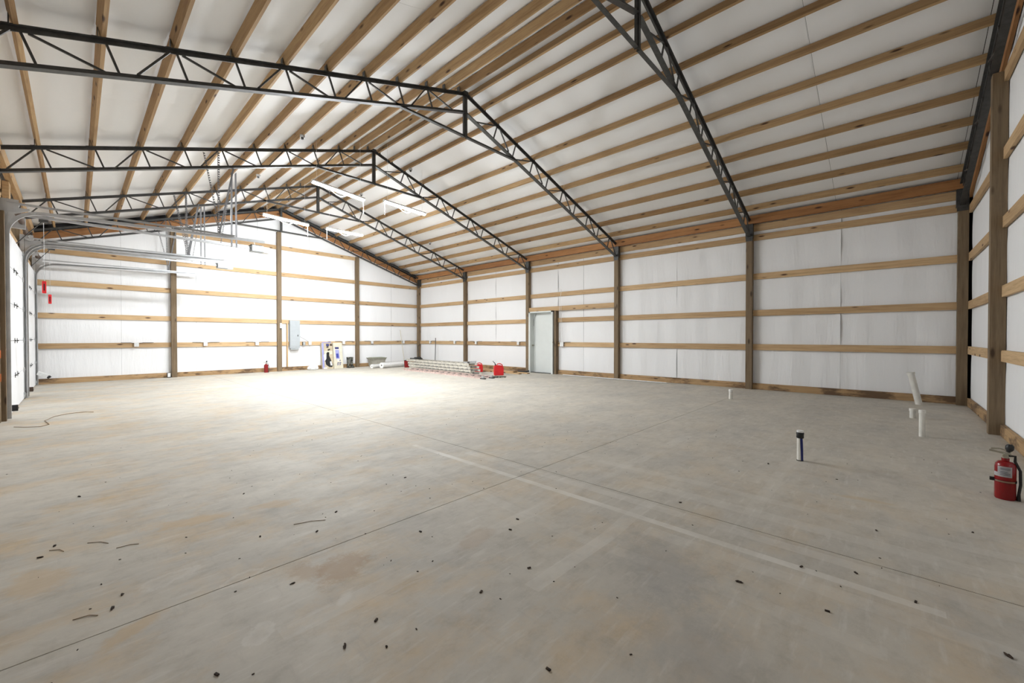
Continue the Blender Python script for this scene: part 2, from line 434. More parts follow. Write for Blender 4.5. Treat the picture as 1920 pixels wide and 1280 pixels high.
# --- far gable
gtop = lambda x: zrake(x)+.06
def gable(wall, Y, out, cuts):
    inward = -out
    for a, c in zip(cuts, cuts[1:]):
        g = .0012 if abs(a-8.51) > .01 and abs(c-8.51) > .01 else .012
        parts = [(a+g, c-g)]
        if a < RX < c: parts = [(a+g, RX), (RX, c-g)]
        for q0, q1 in parts: sheet(wall, 1, Y+out*IW, q0, q1, .02, gtop, .010, inward)
    # posts, with tops cut just under the truss
    for x in XP[1:-1]:
        zt = 5.30 if abs(x-RX) < 1.5 else ZB-.03-SL*abs(x-RX)
        board('post', M['treated'], wall, (x, Y-out*.03, 0), (x, Y-out*.03, zt), .14, .14, (0, 1, 0))
    # girts between the posts
    edges = [XP[0]+.07, *[v for x in XP[1:-1] for v in (x-.07, x+.07)], XP[-1]-.07]
    for i in range(0, len(edges), 2):
        e0, e1 = edges[i]+.002, edges[i+1]-.002
        board('skirt_board', M['skirt'], wall, (e0, Y+out*.019, .076), (e1, Y+out*.019, .076), .038, .15)
        for z in GZ:
            b0, b1 = e0, e1
            lim = (5.90-z-.0)/SL
            b0, b1 = max(b0, RX-lim), min(b1, RX+lim)
            if b1-b0 < .3: continue
            board('girt', M['girt'], wall, (b0, Y+out*.019, z-.075), (b1, Y+out*.019, z-.075), .038, .148)
    # rake boards following the roof
    for sgn in (-1, 1):
        board('rake_board', M['beam'], wall, (RX+sgn*.01, Y+out*.02, 6.03), (RX+sgn*6.2, Y+out*.02, 6.03-SL*6.2), .038, .19)
gable(wall_b, YF, 1, [-.88, .95, 2.78, 4.61, 6.44, 8.27, 10.1, 11.52])
gable(wall_f, YN, -1, [-.88, 1.2, 3.0, 4.85, 6.7, 8.51, 11.5])
for o in wall_f.children:      # the blanket gaps open beside the front post
    pass
# --- eave walls
def eave(wall, X, out, bays, skip=()):
    for k in bays:
        y0, y1 = YP[k]+.07, YP[k+1]-.07
        if k in skip: continue
        mid = (YP[k]+YP[k+1])/2 + random.uniform(-.15, .15)
        c0 = YP[k] if k else YN; c1 = YP[k+1] if k < 4 else YF
        for a, c in ((c0+.003, mid-.001), (mid+.001, c1-.003)): sheet(wall, 0, X+out*IW, a, c, .02, 4.2, .026 if out > 0 else .014, -out)
        board('skirt_board', M['skirt'], wall, (X+out*.019, y0, .076), (X+out*.019, y1, .076), .038, .15)
        for z in GZ[:3]: board('girt', M['girt'], wall, (X+out*.019, y0, z-.075), (X+out*.019, y1, z-.075), .038, .148)
        board('girt', M['girt'], wall, (X+out*.019, y0, 3.785), (X+out*.019, y1, 3.785), .038, .145)
        board('header_board', M['girt'], wall, (X+out*.019, y0, 4.03), (X+out*.019, y1, 4.03), .038, .17)
    for y in YP:
        board('post', M['treated'], wall, (X-out*.03, y, 0), (X-out*.03, y, 4.16), .14, .14, (0, 1, 0))
eave(wall_r, XR, 1, range(5), skip=(2,))
eave(wall_l, XL, -1, range(5), skip=(3, 4))
# bay with the walk door (built round the opening)
y0, y1 = YP[2]+.07, YP[3]-.07
for a, c, zb, zt in ((YP[2], 7.55, .02, 4.2), (7.556, DY0-.14, .02, 4.2), (DY0-.14, YP[3], 2.30, 4.2)):
    sheet(wall_r, 0, XR+IW, a, c, zb, zt, .016, -1)
board('skirt_board', M['skirt'], wall_r, (XR+.019, y0, .076), (XR+.019, DY0-.16, .076), .038, .15)
for z in (1.13, 1.98): board('girt', M['girt'], wall_r, (XR+.019, y0, z-.075), (XR+.019, DY0-.16, z-.075), .038, .148)
for z, h in ((2.89-.075, .148), (3.785, .145)): board('girt', M['girt'], wall_r, (XR+.019, y0, z), (XR+.019, y1, z), .038, h)
board('header_board', M['girt'], wall_r, (XR+.019, y0, 4.03), (XR+.019, y1, 4.03), .038, .17)
board('header_board', M['girt'], wall_r, (XR-.02, y0, 2.315), (XR-.02, y1, 2.315), .12, .15)
board('stud', M['treated'], wall_r, (XR-.03, DY0-.11, 0), (XR-.03, DY0-.11, 2.235), .075, .16, (1, 0, 0))

# walk door
d1 = thing('door_1', (XR, 9.27, 0), None, None); d1['kind'] = 'structure'
m = MB(); xi, xo = 11.45, XR+.13
m.box((xi, DY0-.03, 0), (xo, DY0+.045, DZ)); m.box((xi, DY1-.045, 0), (xo, DY1+.03, DZ)); m.box((xi, DY0-.03, DZ-.045), (xo, DY1+.03, DZ))
m.box((XR+.02, DY0+.045, .01), (XR+.05, DY0+.06, DZ-.045)); m.box((XR+.02, DY1-.06, .01), (XR+.05, DY1-.045, DZ-.045))
m.put('door_frame', M['ivory'], d1)
MB().box((XR+.055, DY0+.048, .015), (XR+.10, DY1-.048, DZ-.05), .003).put('door_slab', M['ivory'], d1)
MB().box((xi+.02, DY0+.045, 0), (xo, DY1-.045, .014)).put('threshold', M['steel'], d1)
m = MB(); m.tube([(XR+.045, DY1-.07, 1.0), (XR+.03, DY1-.07, 1.0)], .027, 14); m.tube([(XR+.035, DY1-.07, 1.0), (XR-.0, DY1-.07, 1.0)], [.012, .012], 10); m.tube([(XR+.0, DY1-.07, 1.0), (XR-.02, DY1-.07, 1.0), (XR-.035, DY1-.07, 1.0)], [.02, .028, .018], 14)
m.put('door_knob', M['tin'], d1, True)
MB().tube([(XR+.03, DY1-.05-.16, DZ-.07), (XR+.02, DY1-.16, DZ-.14), (XR+.02, DY1-.10, DZ-.30), (XR+.03, DY1-.08, DZ-.52)], .006, 6).put('weather_strip', M['black'], d1, True)
for z in (.25, 1.1, 1.95):
    MB().tube([(XR+.04, DY0+.052, z-.05), (XR+.04, DY0+.052, z+.05)], .009, 8).put('hinge', M['tin'], d1)
MB().tube([(xi-.012, DY0-.05, 1.09), (xi-.012, DY0-.05, 1.15)], .022, 12).put('latch_plug', M['tin'], d1)

# ------------------------------------------------------------------ overhead doors in the left wall
def garage_door(idx, y0, y1):
    g = thing('door_%d' % idx, (-.80, (y0+y1)/2, 0), None, None); g['kind'] = 'structure'
    X0, X1 = -.795, -.752
    zs = [.01, .62, 1.24, 1.88, 2.50, 3.08]
    a, c = y0+.07, y1-.07
    for i in range(5):
        pnl = MB().box((X0, a, zs[i]+.004), (X1, c, zs[i+1]-.004), .004).put('panel', M['doorpanel'], g)
        nst = 2
        for s in range(nst):
            yy = a+.02+(c-a-.04)*s/(nst-1)
            MB().box((X1, yy-.03, zs[i]+.02), (X1+.004, yy+.03, zs[i+1]-.02)).put('stile', M['doorpanel'], pnl)
    for i in range(1, 5):
        for s in (.43, .57):
            yy = a+(c-a)*s
            m = MB(); m.box((X1+.003, yy-.025, zs[i]-.045), (X1+.007, yy+.025, zs[i]-.012)); m.box((X1+.003, yy-.025, zs[i]+.012), (X1+.007, yy+.025, zs[i]+.045)); m.tube([(X1+.012, yy-.05, zs[i]), (X1+.012, yy+.05, zs[i])], .011, 8)
            m.put('hinge', M['steel'], g)
    for i in range(6):
        for yy, s in ((a+.03, -1), (c-.03, 1)):
            zz = max(.10, zs[i]-(.03 if i == 5 else 0))
            m = MB(); m.box((X1, yy-.03, zz-.05), (X1+.02, yy+.03, zz+.05)); m.tube([(X1+.02, yy-.02, zz), (X1+.02, yy+s*.07, zz)], .008, 8); m.tube([(X1+.02, yy+s*.06, zz), (X1+.02, yy+s*.085, zz)], .022, 12)
            m.put('roller', M['galv'], g)
    # tracks: vertical, curve, horizontal
    for yy, s in ((y0+.02, -1), (y1-.02, 1)):
        pts = [(-.725, .02), (-.725, 2.93)]
        for k in range(1, 9):
            t = k/8*PI/2; pts.append((-.725+.38*(1-math.cos(t)), 2.93+.38*math.sin(t)))
        pts += [(1.2, 3.36), (2.86, 3.40)]
        for nm, dy, hh in (('track', 0, .055), ('track_lip', s*-.02, .008)):
            m = MB()
            for w2 in ((-.026, -.022), (.022, .026)) if nm == 'track' else ((-.026, -.012), (.012, .026)):
                # two flanges
                for p, q in zip(pts, pts[1:]):
                    P, Q = Vector((p[0], yy+dy, p[1])), Vector((q[0], yy+dy, q[1])); d = (Q-P).normalized(); n = Vector((-d.z, 0, d.x))
                    o1 = n*(w2[0]+w2[1])/2
                    m.bar(P+o1-d*.002, Q+o1+d*.002, .045 if nm == 'track' else .004, abs(w2[1]-w2[0]), n)
            if nm == 'track':
                for p, q in zip(pts, pts[1:]):
                    P, Q = Vector((p[0], yy+s*.022, p[1])), Vector((q[0], yy+s*.022, q[1])); d = (Q-P).normalized(); n = Vector((-d.z, 0, d.x))
                    m.bar(P-d*.002, Q+d*.002, .003, .052, n)
                m.put('track', M['galv'], g)
            else: m.put('track_lip', M['galv'], g)
        # reinforcing angle above the horizontal run, wall angle behind the vertical run
        m = MB(); m.bar((-.72, yy+s*.03, 3.405), (2.30, yy+s*.03, 3.425), .003, .03); m.bar((-.72, yy+s*.045, 3.42), (2.30, yy+s*.045, 3.44), .032, .003); m.put('track_angle', M['galv'], g)
        m = MB(); m.box((-.795, yy+s*.03, .0), (-.742, yy+s*.034, 3.1)); m.box((-.795, yy+s*.034, .0), (-.79, yy+s*.075, 3.1)); m.put('jamb_angle', M['galv'], g)
        m = MB(); m.prism([(0, 0), (.06, 0), (.14, .20), (.30, .28), (.30, .31), (0, .31)], (-.79, yy+s*.028, 3.04), (1, 0, 0), (0, 0, 1), (0, s, 0), .003); m.put('flag_bracket', M['galv'], g)
        for zb in (.45, 1.15, 1.85, 2.55):
            MB().box((-.79, yy+s*.024-.003, zb-.03), (-.70, yy+s*.034+.004, zb+.03)).put('track_bracket', M['galv'], g)
        # cable drum and its end bearing plate
        m = MB(); m.tube([(-.66, yy+s*.02, 3.40), (-.66, yy-s*.05, 3.40)], .065, 18); m.put('cable_drum', M['galv'], g, True)
        MB().box((-.79, yy+s*.03, 3.28), (-.60, yy+s*.035, 3.47)).put('bearing_plate', M['galv'], g)
        MB().tube([(-.72, yy-s*.035, 3.5), (-.73, yy-s*.04, .12)], .0025, 5).put('lift_cable', M['steel'], g)
    for ya, yb in ((y0-.135, y0-.045), (y1+.045, y1+.135)):
        board('jamb_board', M['treated'], g, (-.765, (ya+yb)/2, .0), (-.765, (ya+yb)/2, 3.25), .09, .05, (1, 0, 0))
    MB().tube([(-.66, y0+.0, 3.40), (-.66, y1-.0, 3.40)], .0127, 10).put('torsion_shaft', M['galv'], g)
    ym = (y0+y1)/2
    for s in (-1, 1):
        m = MB(); m.tube([(-.66, ym+s*.10, 3.40), (-.66, ym+s*1.0, 3.40)], .036, 14); m.put('torsion_spring', M['rust'], g, True)
        MB().tube([(-.66, ym+s*1.0, 3.40), (-.66, ym+s*1.08, 3.40)], [.05, .035], 14).put('spring_cone', M['rust'], g, True)
    MB().box((-.80, ym-.05, 3.30), (-.62, ym+.05, 3.50)).put('centre_bracket', M['galv'], g)
    MB().box((-.88, ym-.14, 3.12), (-.80, ym+.14, 4.10)).put('spring_pad', M['girt'], g)
    # header and jambs of timber
    board('header', M['girt'], g, (-.85, y0+.08, 3.20), (-.85, y1-.08, 3.20), .08, .19)
    # rear hangers of punched angle from the truss chords
    return g
gd2 = garage_door(2, 10.13, 13.38)
gd3 = garage_door(3, 13.72, 16.88)
# wall above the doors
for k in (3, 4):
    a, c = YP[k], YP[k+1]
    sheet(wall_l, 0, XL-IW, a+.003, c-.003, 3.2, 4.2, .01, 1)
    board('girt', M['girt'], wall_l, (XL-.019, a+.07, 3.785), (XL-.019, c-.07, 3.785), .038, .145)
    board('header_board', M['girt'], wall_l, (XL-.019, a+.07, 4.03), (XL-.019, c-.07, 4.03), .038, .17)
def punched(p0, p1, name, parent, w=.032):
    """punched angle: an L section with a row of square notches"""
    m = MB(); p0, p1 = Vector(p0), Vector(p1); L = (p1-p0).length; d = (p1-p0)/L
    m.bar(p0, p1, .003, w, (0, 1, 0))
    n = int(L/.045)
    for k in range(n):
        q = p0+d*(k+.2)*L/n
        m.bar(q+Vector((w/2, 0, 0)), q+d*L/n*.55+Vector((w/2, 0, 0)), w, .003, (0, 1, 0))
    return m.put(name, M['hanger'], parent)
def strap(p0, p1, parent, w=.03):
    return MB().bar(p0, p1, w, .003, (0, 1, 0)).put('hanger_strap', M['hanger'], parent)
def zch(x): return 6.13-SL*abs(x-RX)
for g, y, yt in ((gd2, 10.10, 9.96), (gd2, 13.42, 13.50), (gd3, 13.68, 13.56), (gd3, 16.92, 16.99)):
    punched((2.0, y, 3.44), (1.98, yt, zch(1.98)), 'hanger_angle', g)
    punched((2.04, y, 3.44), (1.74, yt, zch(1.74)), 'hanger_angle', g, .026)
    strap((2.03, y+.01, 3.44), (2.26, yt+.01, zch(2.26)-.28), g)

def opener(y, xe, label, group):
    t = thing('door_opener', (xe, y, 3.45), label, 'opener', group)
    m = MB(); m.bar((-.70, y, 3.56), (xe-.15, y, 3.53), .045, .04); m.bar((-.70, y, 3.537), (xe-.15, y, 3.507), .06, .004); m.put('rail', M['galv'], t)
    MB().box((xe-.20, y-.13, 3.45), (xe+.06, y+.13, 3.60), .012).put('motor_head', M['panelgrey'], t)
    m = MB(); m.box((xe+.06, y-.12, 3.44), (xe+.20, y+.12, 3.585), .03); m.put('light_lens', M['white'], t, True)
    MB().box((xe-.22, y-.14, 3.60), (xe+.02, y+.14, 3.606)).put('top_plate', M['steel'], t)
    MB().box((-.80, y-.04, 3.50), (-.68, y+.04, 3.62)).put('header_bracket', M['galv'], t)
    for dx in (-.05, .05):
        for dy in (-.10, .10):
            strap((2.65+dx, y+dy*.4, 3.50), (2.65+dx*.8, y+dy*.4, 5.31), t, .02)
    punched((2.38, y+.03, 3.55), (2.62, y+.03, 5.30), 'hanger_angle', t, .022)
    MB().tube([(xe-.1, y, 3.61), (xe-.14, y+.05, 3.78), (xe-.35, y+.08, 3.84), (2.6, y+.1, 4.1), (2.62, y+.1, 5.3)], .005, 6).put('power_cord', M['white'], t, True)
    # carriage with the curved arm and the emergency release handle on its rope
    m = MB(); m.box((-.46, y-.03, 3.47), (-.34, y+.03, 3.52)); m.bar((-.42, y, 3.48), (-.73, y, 3.02), .03, .012); m.put('carriage', M['steel'], t)
    return t
op1 = opener(11.74, 3.20, 'white-lensed garage door opener hanging at the end of the nearer overhead rail', 'door openers')
op2 = opener(15.30, 3.20, 'white-lensed garage door opener hanging at the end of the farther overhead rail', 'door openers')
for y, x, lab in ((11.70, -.40, 'red pull handle hanging on a cord, the upper left one of the two'), (15.25, -.43, 'red pull handle hanging on a cord, the lower right one of the two')):
    t = thing('release_handle', (x, y, 2.1), lab, 'handle', 'emergency release handles')
    MB().tube([(x, y, 3.455), (x+.005, y, 2.36)], .003, 6).put('cord', M['galv'], t)
    MB().box((x-.028, y-.018, 2.13), (x+.028, y+.018, 2.36), .012).put('grip', M['redplastic'], t, True)
    MB().box((x-.007, y-.0205, 2.18), (x+.007, y-.018, 2.31)).put('grip_label', M['black'], t)

# ------------------------------------------------------------------ steel roof trusses
def truss_y(k): return [-.985, 2.60, 6.27, 9.93, 13.53, 16.97][k]
TL = ['steel truss overhead against the near end wall at right edge',
      'steel truss crossing the upper right part of the roof',
      'largest whole steel truss, crossing from upper left to the post right of the white door',
      'steel truss ending at the post on the left of the white door',
      'steel truss second from the far end wall, behind the upper strip lights',
      'steel truss standing against the far end wall above its posts']
for k in range(6):
    y = truss_y(k)
    t = thing('roof_truss', (RX, y, 4.16), TL[k], 'truss', 'steel roof trusses')
    c = .056; cv = c/cosr
    for sgn in (-1, 1):
        X = lambda u: RX+sgn*u
        e = 6.14
        # chords are pairs of angles: an upright leg and a flat leg
        m = MB(); m.bar((X(0), y, ZT), (X(e), y, ZT-SL*e), .012, c*cosr); m.bar((X(0), y, ZT+c/2*.9), (X(e), y, ZT+c/2*.9-SL*e), .085, .008); m.put('top_chord', M['steel'], t)
        m = MB(); m.bar((X(0.04), y, ZB-SL*.04), (X(e), y, ZB-SL*e), .012, c*cosr); m.bar((X(.04), y, ZB-c/2*.9-SL*.04), (X(e), y, ZB-c/2*.9-SL*e), .085, .008); m.put('bottom_chord', M['steel'], t)
        m = MB(); m.bar((X(.03), y, 5.325), (X(1.56), y, 5.325), .012, .05); m.bar((X(.03), y, 5.304), (X(1.56), y, 5.304), .06, .007); m.put('tie_bar', M['steel'], t)
        zt = lambda u: ZT-.02-SL*u
        zb = lambda u: ZB+.02-SL*u
        def web(ut, ub, r=.0105, dy=.018):
            MB().bar((X(ut), y+dy, zt(ut)), (X(ub), y+dy, zb(ub)), .022, .022, (0, 1, 0)).put('web_bar', M['steel'], t)
        for q in (.9, 2.1, 3.3, 4.5, 5.7):
            web(q, q-.10, dy=.0)
            if q > .8: web(q-.05, max(.06, q-.6), dy=.018)
            web(q+.07, min(q+.35, 6.08), dy=-.018)
        for q in (1.5, 2.7, 3.9, 5.1): web(q, q-.10, dy=0)
        # purlin seats
        for d in offs:
            u = d+(.033 if True else 0)
            m = MB(); m.bar((X(u), y, 6.19-SL*u-.005), (X(u)+sgn*.0, y, 6.19-SL*u+.10), .075, .006, (1, 0, 0)); m.bar((X(u-.0), y, 6.193-SL*u), (X(u+.045), y, 6.193-SL*(u+.045)), .075, .006)
            m.put('purlin_clip', M['steel'], t)
        # bracket that clasps the post head
        xf = XR-.10 if sgn > 0 else XL+.10
        m = MB()
        m.box((min(xf, xf-sgn*.012), y-.075, 3.70), (max(xf, xf-sgn*.012), y+.075, 4.19))
        for s in (-1, 1): m.box((min(xf-sgn*.012, xf+sgn*.09), y+s*.078-.004, 3.78), (max(xf-sgn*.012, xf+sgn*.09), y+s*.078+.004, 4.19))
        m.put('post_bracket', M['steel'], t)
        for zz in (3.76, 3.86, 3.96):
            MB().tube([(xf-sgn*.012, y, zz), (xf-sgn*.026, y, zz)], .012, 6).put('bolt', M['steel'], t)
    m = MB(); m.box((RX-.037, y-.03, 5.29), (RX+.037, y-.022, 6.19)); m.box((RX-.037, y-.03, 5.29), (RX-.029, y+.03, 6.19)); m.box((RX+.029, y-.03, 5.29), (RX+.037, y+.03, 6.19)); m.put('king_post', M['steel'], t)
    m = MB(); m.prism([(-.05, -.02), (.05, -.02), (.05, .045), (-.05, .045)], (RX, y-.045, 6.165), (1, 0, 0), (0, 0, 1), (0, 1, 0), .09); m.put('ridge_plate', M['steel'], t)

# ------------------------------------------------------------------ strip lights (the lamps of the hall)
LL = ['glowing strip light, upper left of the four',
      'glowing strip light, upper right of the four',
      'glowing strip light, lower left of the four, nearest the far end wall post',
      'glowing strip light, lower right of the four']
for (x0, z0, x1, z1, y), lab in zip(((3.55, 4.71, 4.76, 4.60, 9.3), (5.28, 4.70, 6.51, 4.64, 9.3), (3.66, 4.79, 4.89, 4.73, 13.1), (5.43, 4.74, 6.64, 4.74, 13.1)), LL):
    t = thing('strip_light', ((x0+x1)/2, y, z0), lab, 'light', 'hanging strip lights')
    P, Q = Vector((x0, y, z0)), Vector((x1, y, z1)); d = (Q-P).normalized(); up = Vector((-d.z, 0, d.x))
    m = MB(); m.bar(P+up*.034, Q+up*.034, .05, .04, up); m.bar(P+up*.008, Q+up*.008, .125, .006, up); m.put('housing', M['white'], t)
    o = MB().bar(P+d*.02-up*.009, Q-d*.02-up*.009, .07, .026, up).put('lens', M['lamp'], t)
    for e, s in ((P, 1), (Q, -1)):
        MB().bar(e-up*.024, e+up*.05, .08, .012, d).put('end_cap', M['white'], t)
        top = Vector((e.x+s*.1, y, 6.17-SL*abs(e.x+s*.1-RX)))
        MB().tube([e+d*s*.1+up*.06, top], .0022, 5).put('suspension_wire', M['white'], t)
    e = Q if x1 < 5 else P; s = -1 if x1 < 5 else 1
    m = MB(); m.tube([e+d*s*.02-up*.03, e+d*s*.02-Vector((0, 0, .26))], .005, 6); m.tube([e+d*s*.02-Vector((0, 0, .26)), e+d*s*.02-Vector((0, 0, .33))], [.012, .008], 8); m.put('pull_cord', M['white'], t)
    mid = (P+Q)/2
    MB().tube([mid-d*.22-up*.025, mid-d*.08-Vector((0, 0, .10)), mid+d*.04-Vector((0, 0, .12)), mid+d*.2-up*.025], .007, 6).put('power_cord', M['white'], t, True)

# junction boxes hung on purlins
def octbox(x, y, lab):
    z = 6.19-SL*abs(x-RX)
    t = thing('junction_box', (x, y, z), lab, 'junction box', 'junction boxes under the roof')
    MB().lathe([(0, -.05), (.045, -.05), (.05, -.045), (.05, 0), (0, 0)], (x, y, z-.006), 8).put('box', M['galv'], t)
    MB().lathe([(0, -.085), (.022, -.085), (.03, -.05), (0, -.05)], (x, y, z-.006), 12).put('socket', M['steel'], t, True)
bz = [RX-2.10, RX-2.10, RX+.9, RX+.9, RX+3.92]
for (x, y, lab) in ((RX-2.10, 9.0, 'small grey junction box under a roof timber, left of the upper left strip light'),
                    (RX-2.10, 12.0, 'small grey junction box under the roof, above the lower left strip light'),
                    (RX+.9, 9.6, 'small grey junction box under a roof timber, right above the upper right strip light'),
                    (RX+.9, 12.4, 'small grey junction box under a roof timber, between the two upper strip lights'),
                    (RX+3.9, 12.9, 'dark junction box on a roof timber over the right eave side')):
    octbox(x, y, lab)

# ------------------------------------------------------------------ outlets on the lowest girt
def outlet(axis, plane, a, side, lab, big=False):
    z = 1.055; s = .07 if big else .05; dp = .06
    pos = (plane, a, z) if axis == 0 else (a, plane, z)
    t = thing('outlet_box', pos, lab, 'outlet', 'outlet boxes on the lowest girt')
    def bx(a0, a1, z0, z1, d0, d1, n, mat, bev=0):
        lo, hi = sorted((plane-side*d0, plane-side*d1))
        m = MB().box((lo, a+a0, z+z0), (hi, a+a1, z+z1), bev) if axis == 0 else MB().box((a+a0, lo, z+z0), (a+a1, hi, z+z1), bev)
        return m.put(n, mat, t)
    bx(-s, s, -.04-(.03 if big else 0), .075, 0, dp, 'box', M['galv'])
    bx(-s*1.08, s*1.08, -.045-(.03 if big else 0), .08, dp, dp+.006, 'cover_plate', M['white'])
    for zz in (-.01, .045): bx(-.017, .017, zz-.014, zz+.014, dp+.006, dp+.009, 'socket', M['ivory'])
    m = MB()
    off = .02
    pt = lambda da, dz: (plane-side*off, a+da, z+dz) if axis == 0 else (a+da, plane-side*off, z+dz)
    m.tube([pt(-.35, .075), pt(-.13, .075), pt(-s, .05)], .007, 6); m.tube([pt(s, .05), pt(.15, .075), pt(.4, .075)], .007, 6)
    m.put('cable', M['steel'], t, True)
for x, lab in ((1.28, 'outlet box on the far wall girt, left of the leftmost free post'), (3.01, 'outlet box on the far wall girt, just right of the leftmost free post'),
               (4.55, 'outlet box on the far wall girt, just left of the post by the electric panel'), (7.79, 'outlet box on the far wall girt, above the dark boots'),
               (9.09, 'outlet box on the far wall girt, above the lidded tote'), (10.7, 'outlet box on the far wall girt, near the far corner')):
    outlet(1, YF, x, 1, lab)
for y, lab in ((16.1, 'outlet box on the right wall girt nearest the far corner'), (14.26, 'second outlet box from the far corner on the right wall girt'),
               (12.84, 'outlet box on the right wall girt, above the ladder pile, just right of a post'), (10.43, 'outlet box on the right wall girt, above the red fuel can')):
    outlet(0, XR, y, 1, lab)
outlet(0, XR, 8.38, 1, 'larger white switch box on the girt beside the white door', True)
t = thing('wall_cable', (XR, 8.36, 1.2), 'pair of thin white cables dropping to the switch box by the door', 'cable')
MB().tube([(XR-.03, 8.42, 1.13), (XR-.12, 8.43, 2.2), (XR-.12, 8.43, 2.4), (XR-.05, 8.40, 2.95), (XR-.01, 8.60, 3.03)], .006, 6).put('cable', M['white'], t, True)
MB().tube([(XR-.03, 8.36, 1.13), (XR-.12, 8.36, 2.2), (XR-.12, 8.36, 2.39)], .006, 6).put('cable', M['white'], t, True)

# electric panel on its stud
YG = YF-.02
t = thing('electric_panel', (5.83, YF, .86), 'tall grey electric panel on the far end wall', 'electric panel')
MB().box((5.645, YF-.12, .88), (6.015, YF-.002, 1.96), .006).put('enclosure', M['panelgrey'], t)
MB().box((5.66, YF-.132, .95), (6.00, YF-.12, 1.90), .004).put('door_panel', M['panelgrey'], t)
MB().box((5.915, YF-.142, 1.33), (5.945, YF-.132, 1.40)).put('latch', M['steel'], t)
MB().box((5.68, YF-.10, .82), (5.97, YF-.01, .88)).put('wiring_gutter', M['panelgrey'], t)
board('stud', M['girt'], wall_b, (5.58, YF-.015, .155), (5.58, YF-.015, 1.83), .036, .09, (0, 1, 0))
t = thing('disconnect_box', (6.18, YF, .99), 'small grey switch box just right of the electric panel', 'switch box')
MB().box((6.13, YF-.08, .98), (6.23, YF-.002, 1.12), .004).put('box', M['steel'], t)
MB().box((6.14, YF-.086, .99), (6.22, YF-.08, 1.11)).put('cover_plate', M['panelgrey'], t)
t = thing('receptacle_box', (6.42, YF, .99), 'white receptacle box on the girt, second right of the electric panel', 'outlet')
MB().box((6.36, YF-.07, 1.0), (6.46, YF-.002, 1.13), .004).put('box', M['galv'], t)
MB().box((6.355, YF-.078, .995), (6.465, YF-.07, 1.135)).put('cover_plate', M['white'], t)
MB().tube([(6.02, YF-.04, 1.33), (6.12, YF-.03, 1.28), (6.28, YF-.03, 1.18), (6.36, YF-.03, 1.12)], .007, 6).put('cable', M['steel'], t, True)
t = thing('wall_switch', (5.33, YF-.10, 1.6), 'white switch on the post left of the electric panel', 'switch')
MB().box((5.30, YF-.125, 1.65), (5.365, YF-.101, 1.84), .004).put('cover_plate', M['white'], t)
MB().box((5.315, YF-.13, 1.60), (5.35, YF-.101, 1.65)).put('connector', M['steel'], t)
t = thing('floor_box', (2.02, 16.99, 0), 'small white box with dark edges at the foot of the left free post', 'box')
MB().box((1.985, 16.97, 0), (2.085, 17.03, .16), .004).put('case', M['rubber'], t)
MB().box((2.0, 16.964, .025), (2.07, 16.97, .15)).put('face', M['white'], t)

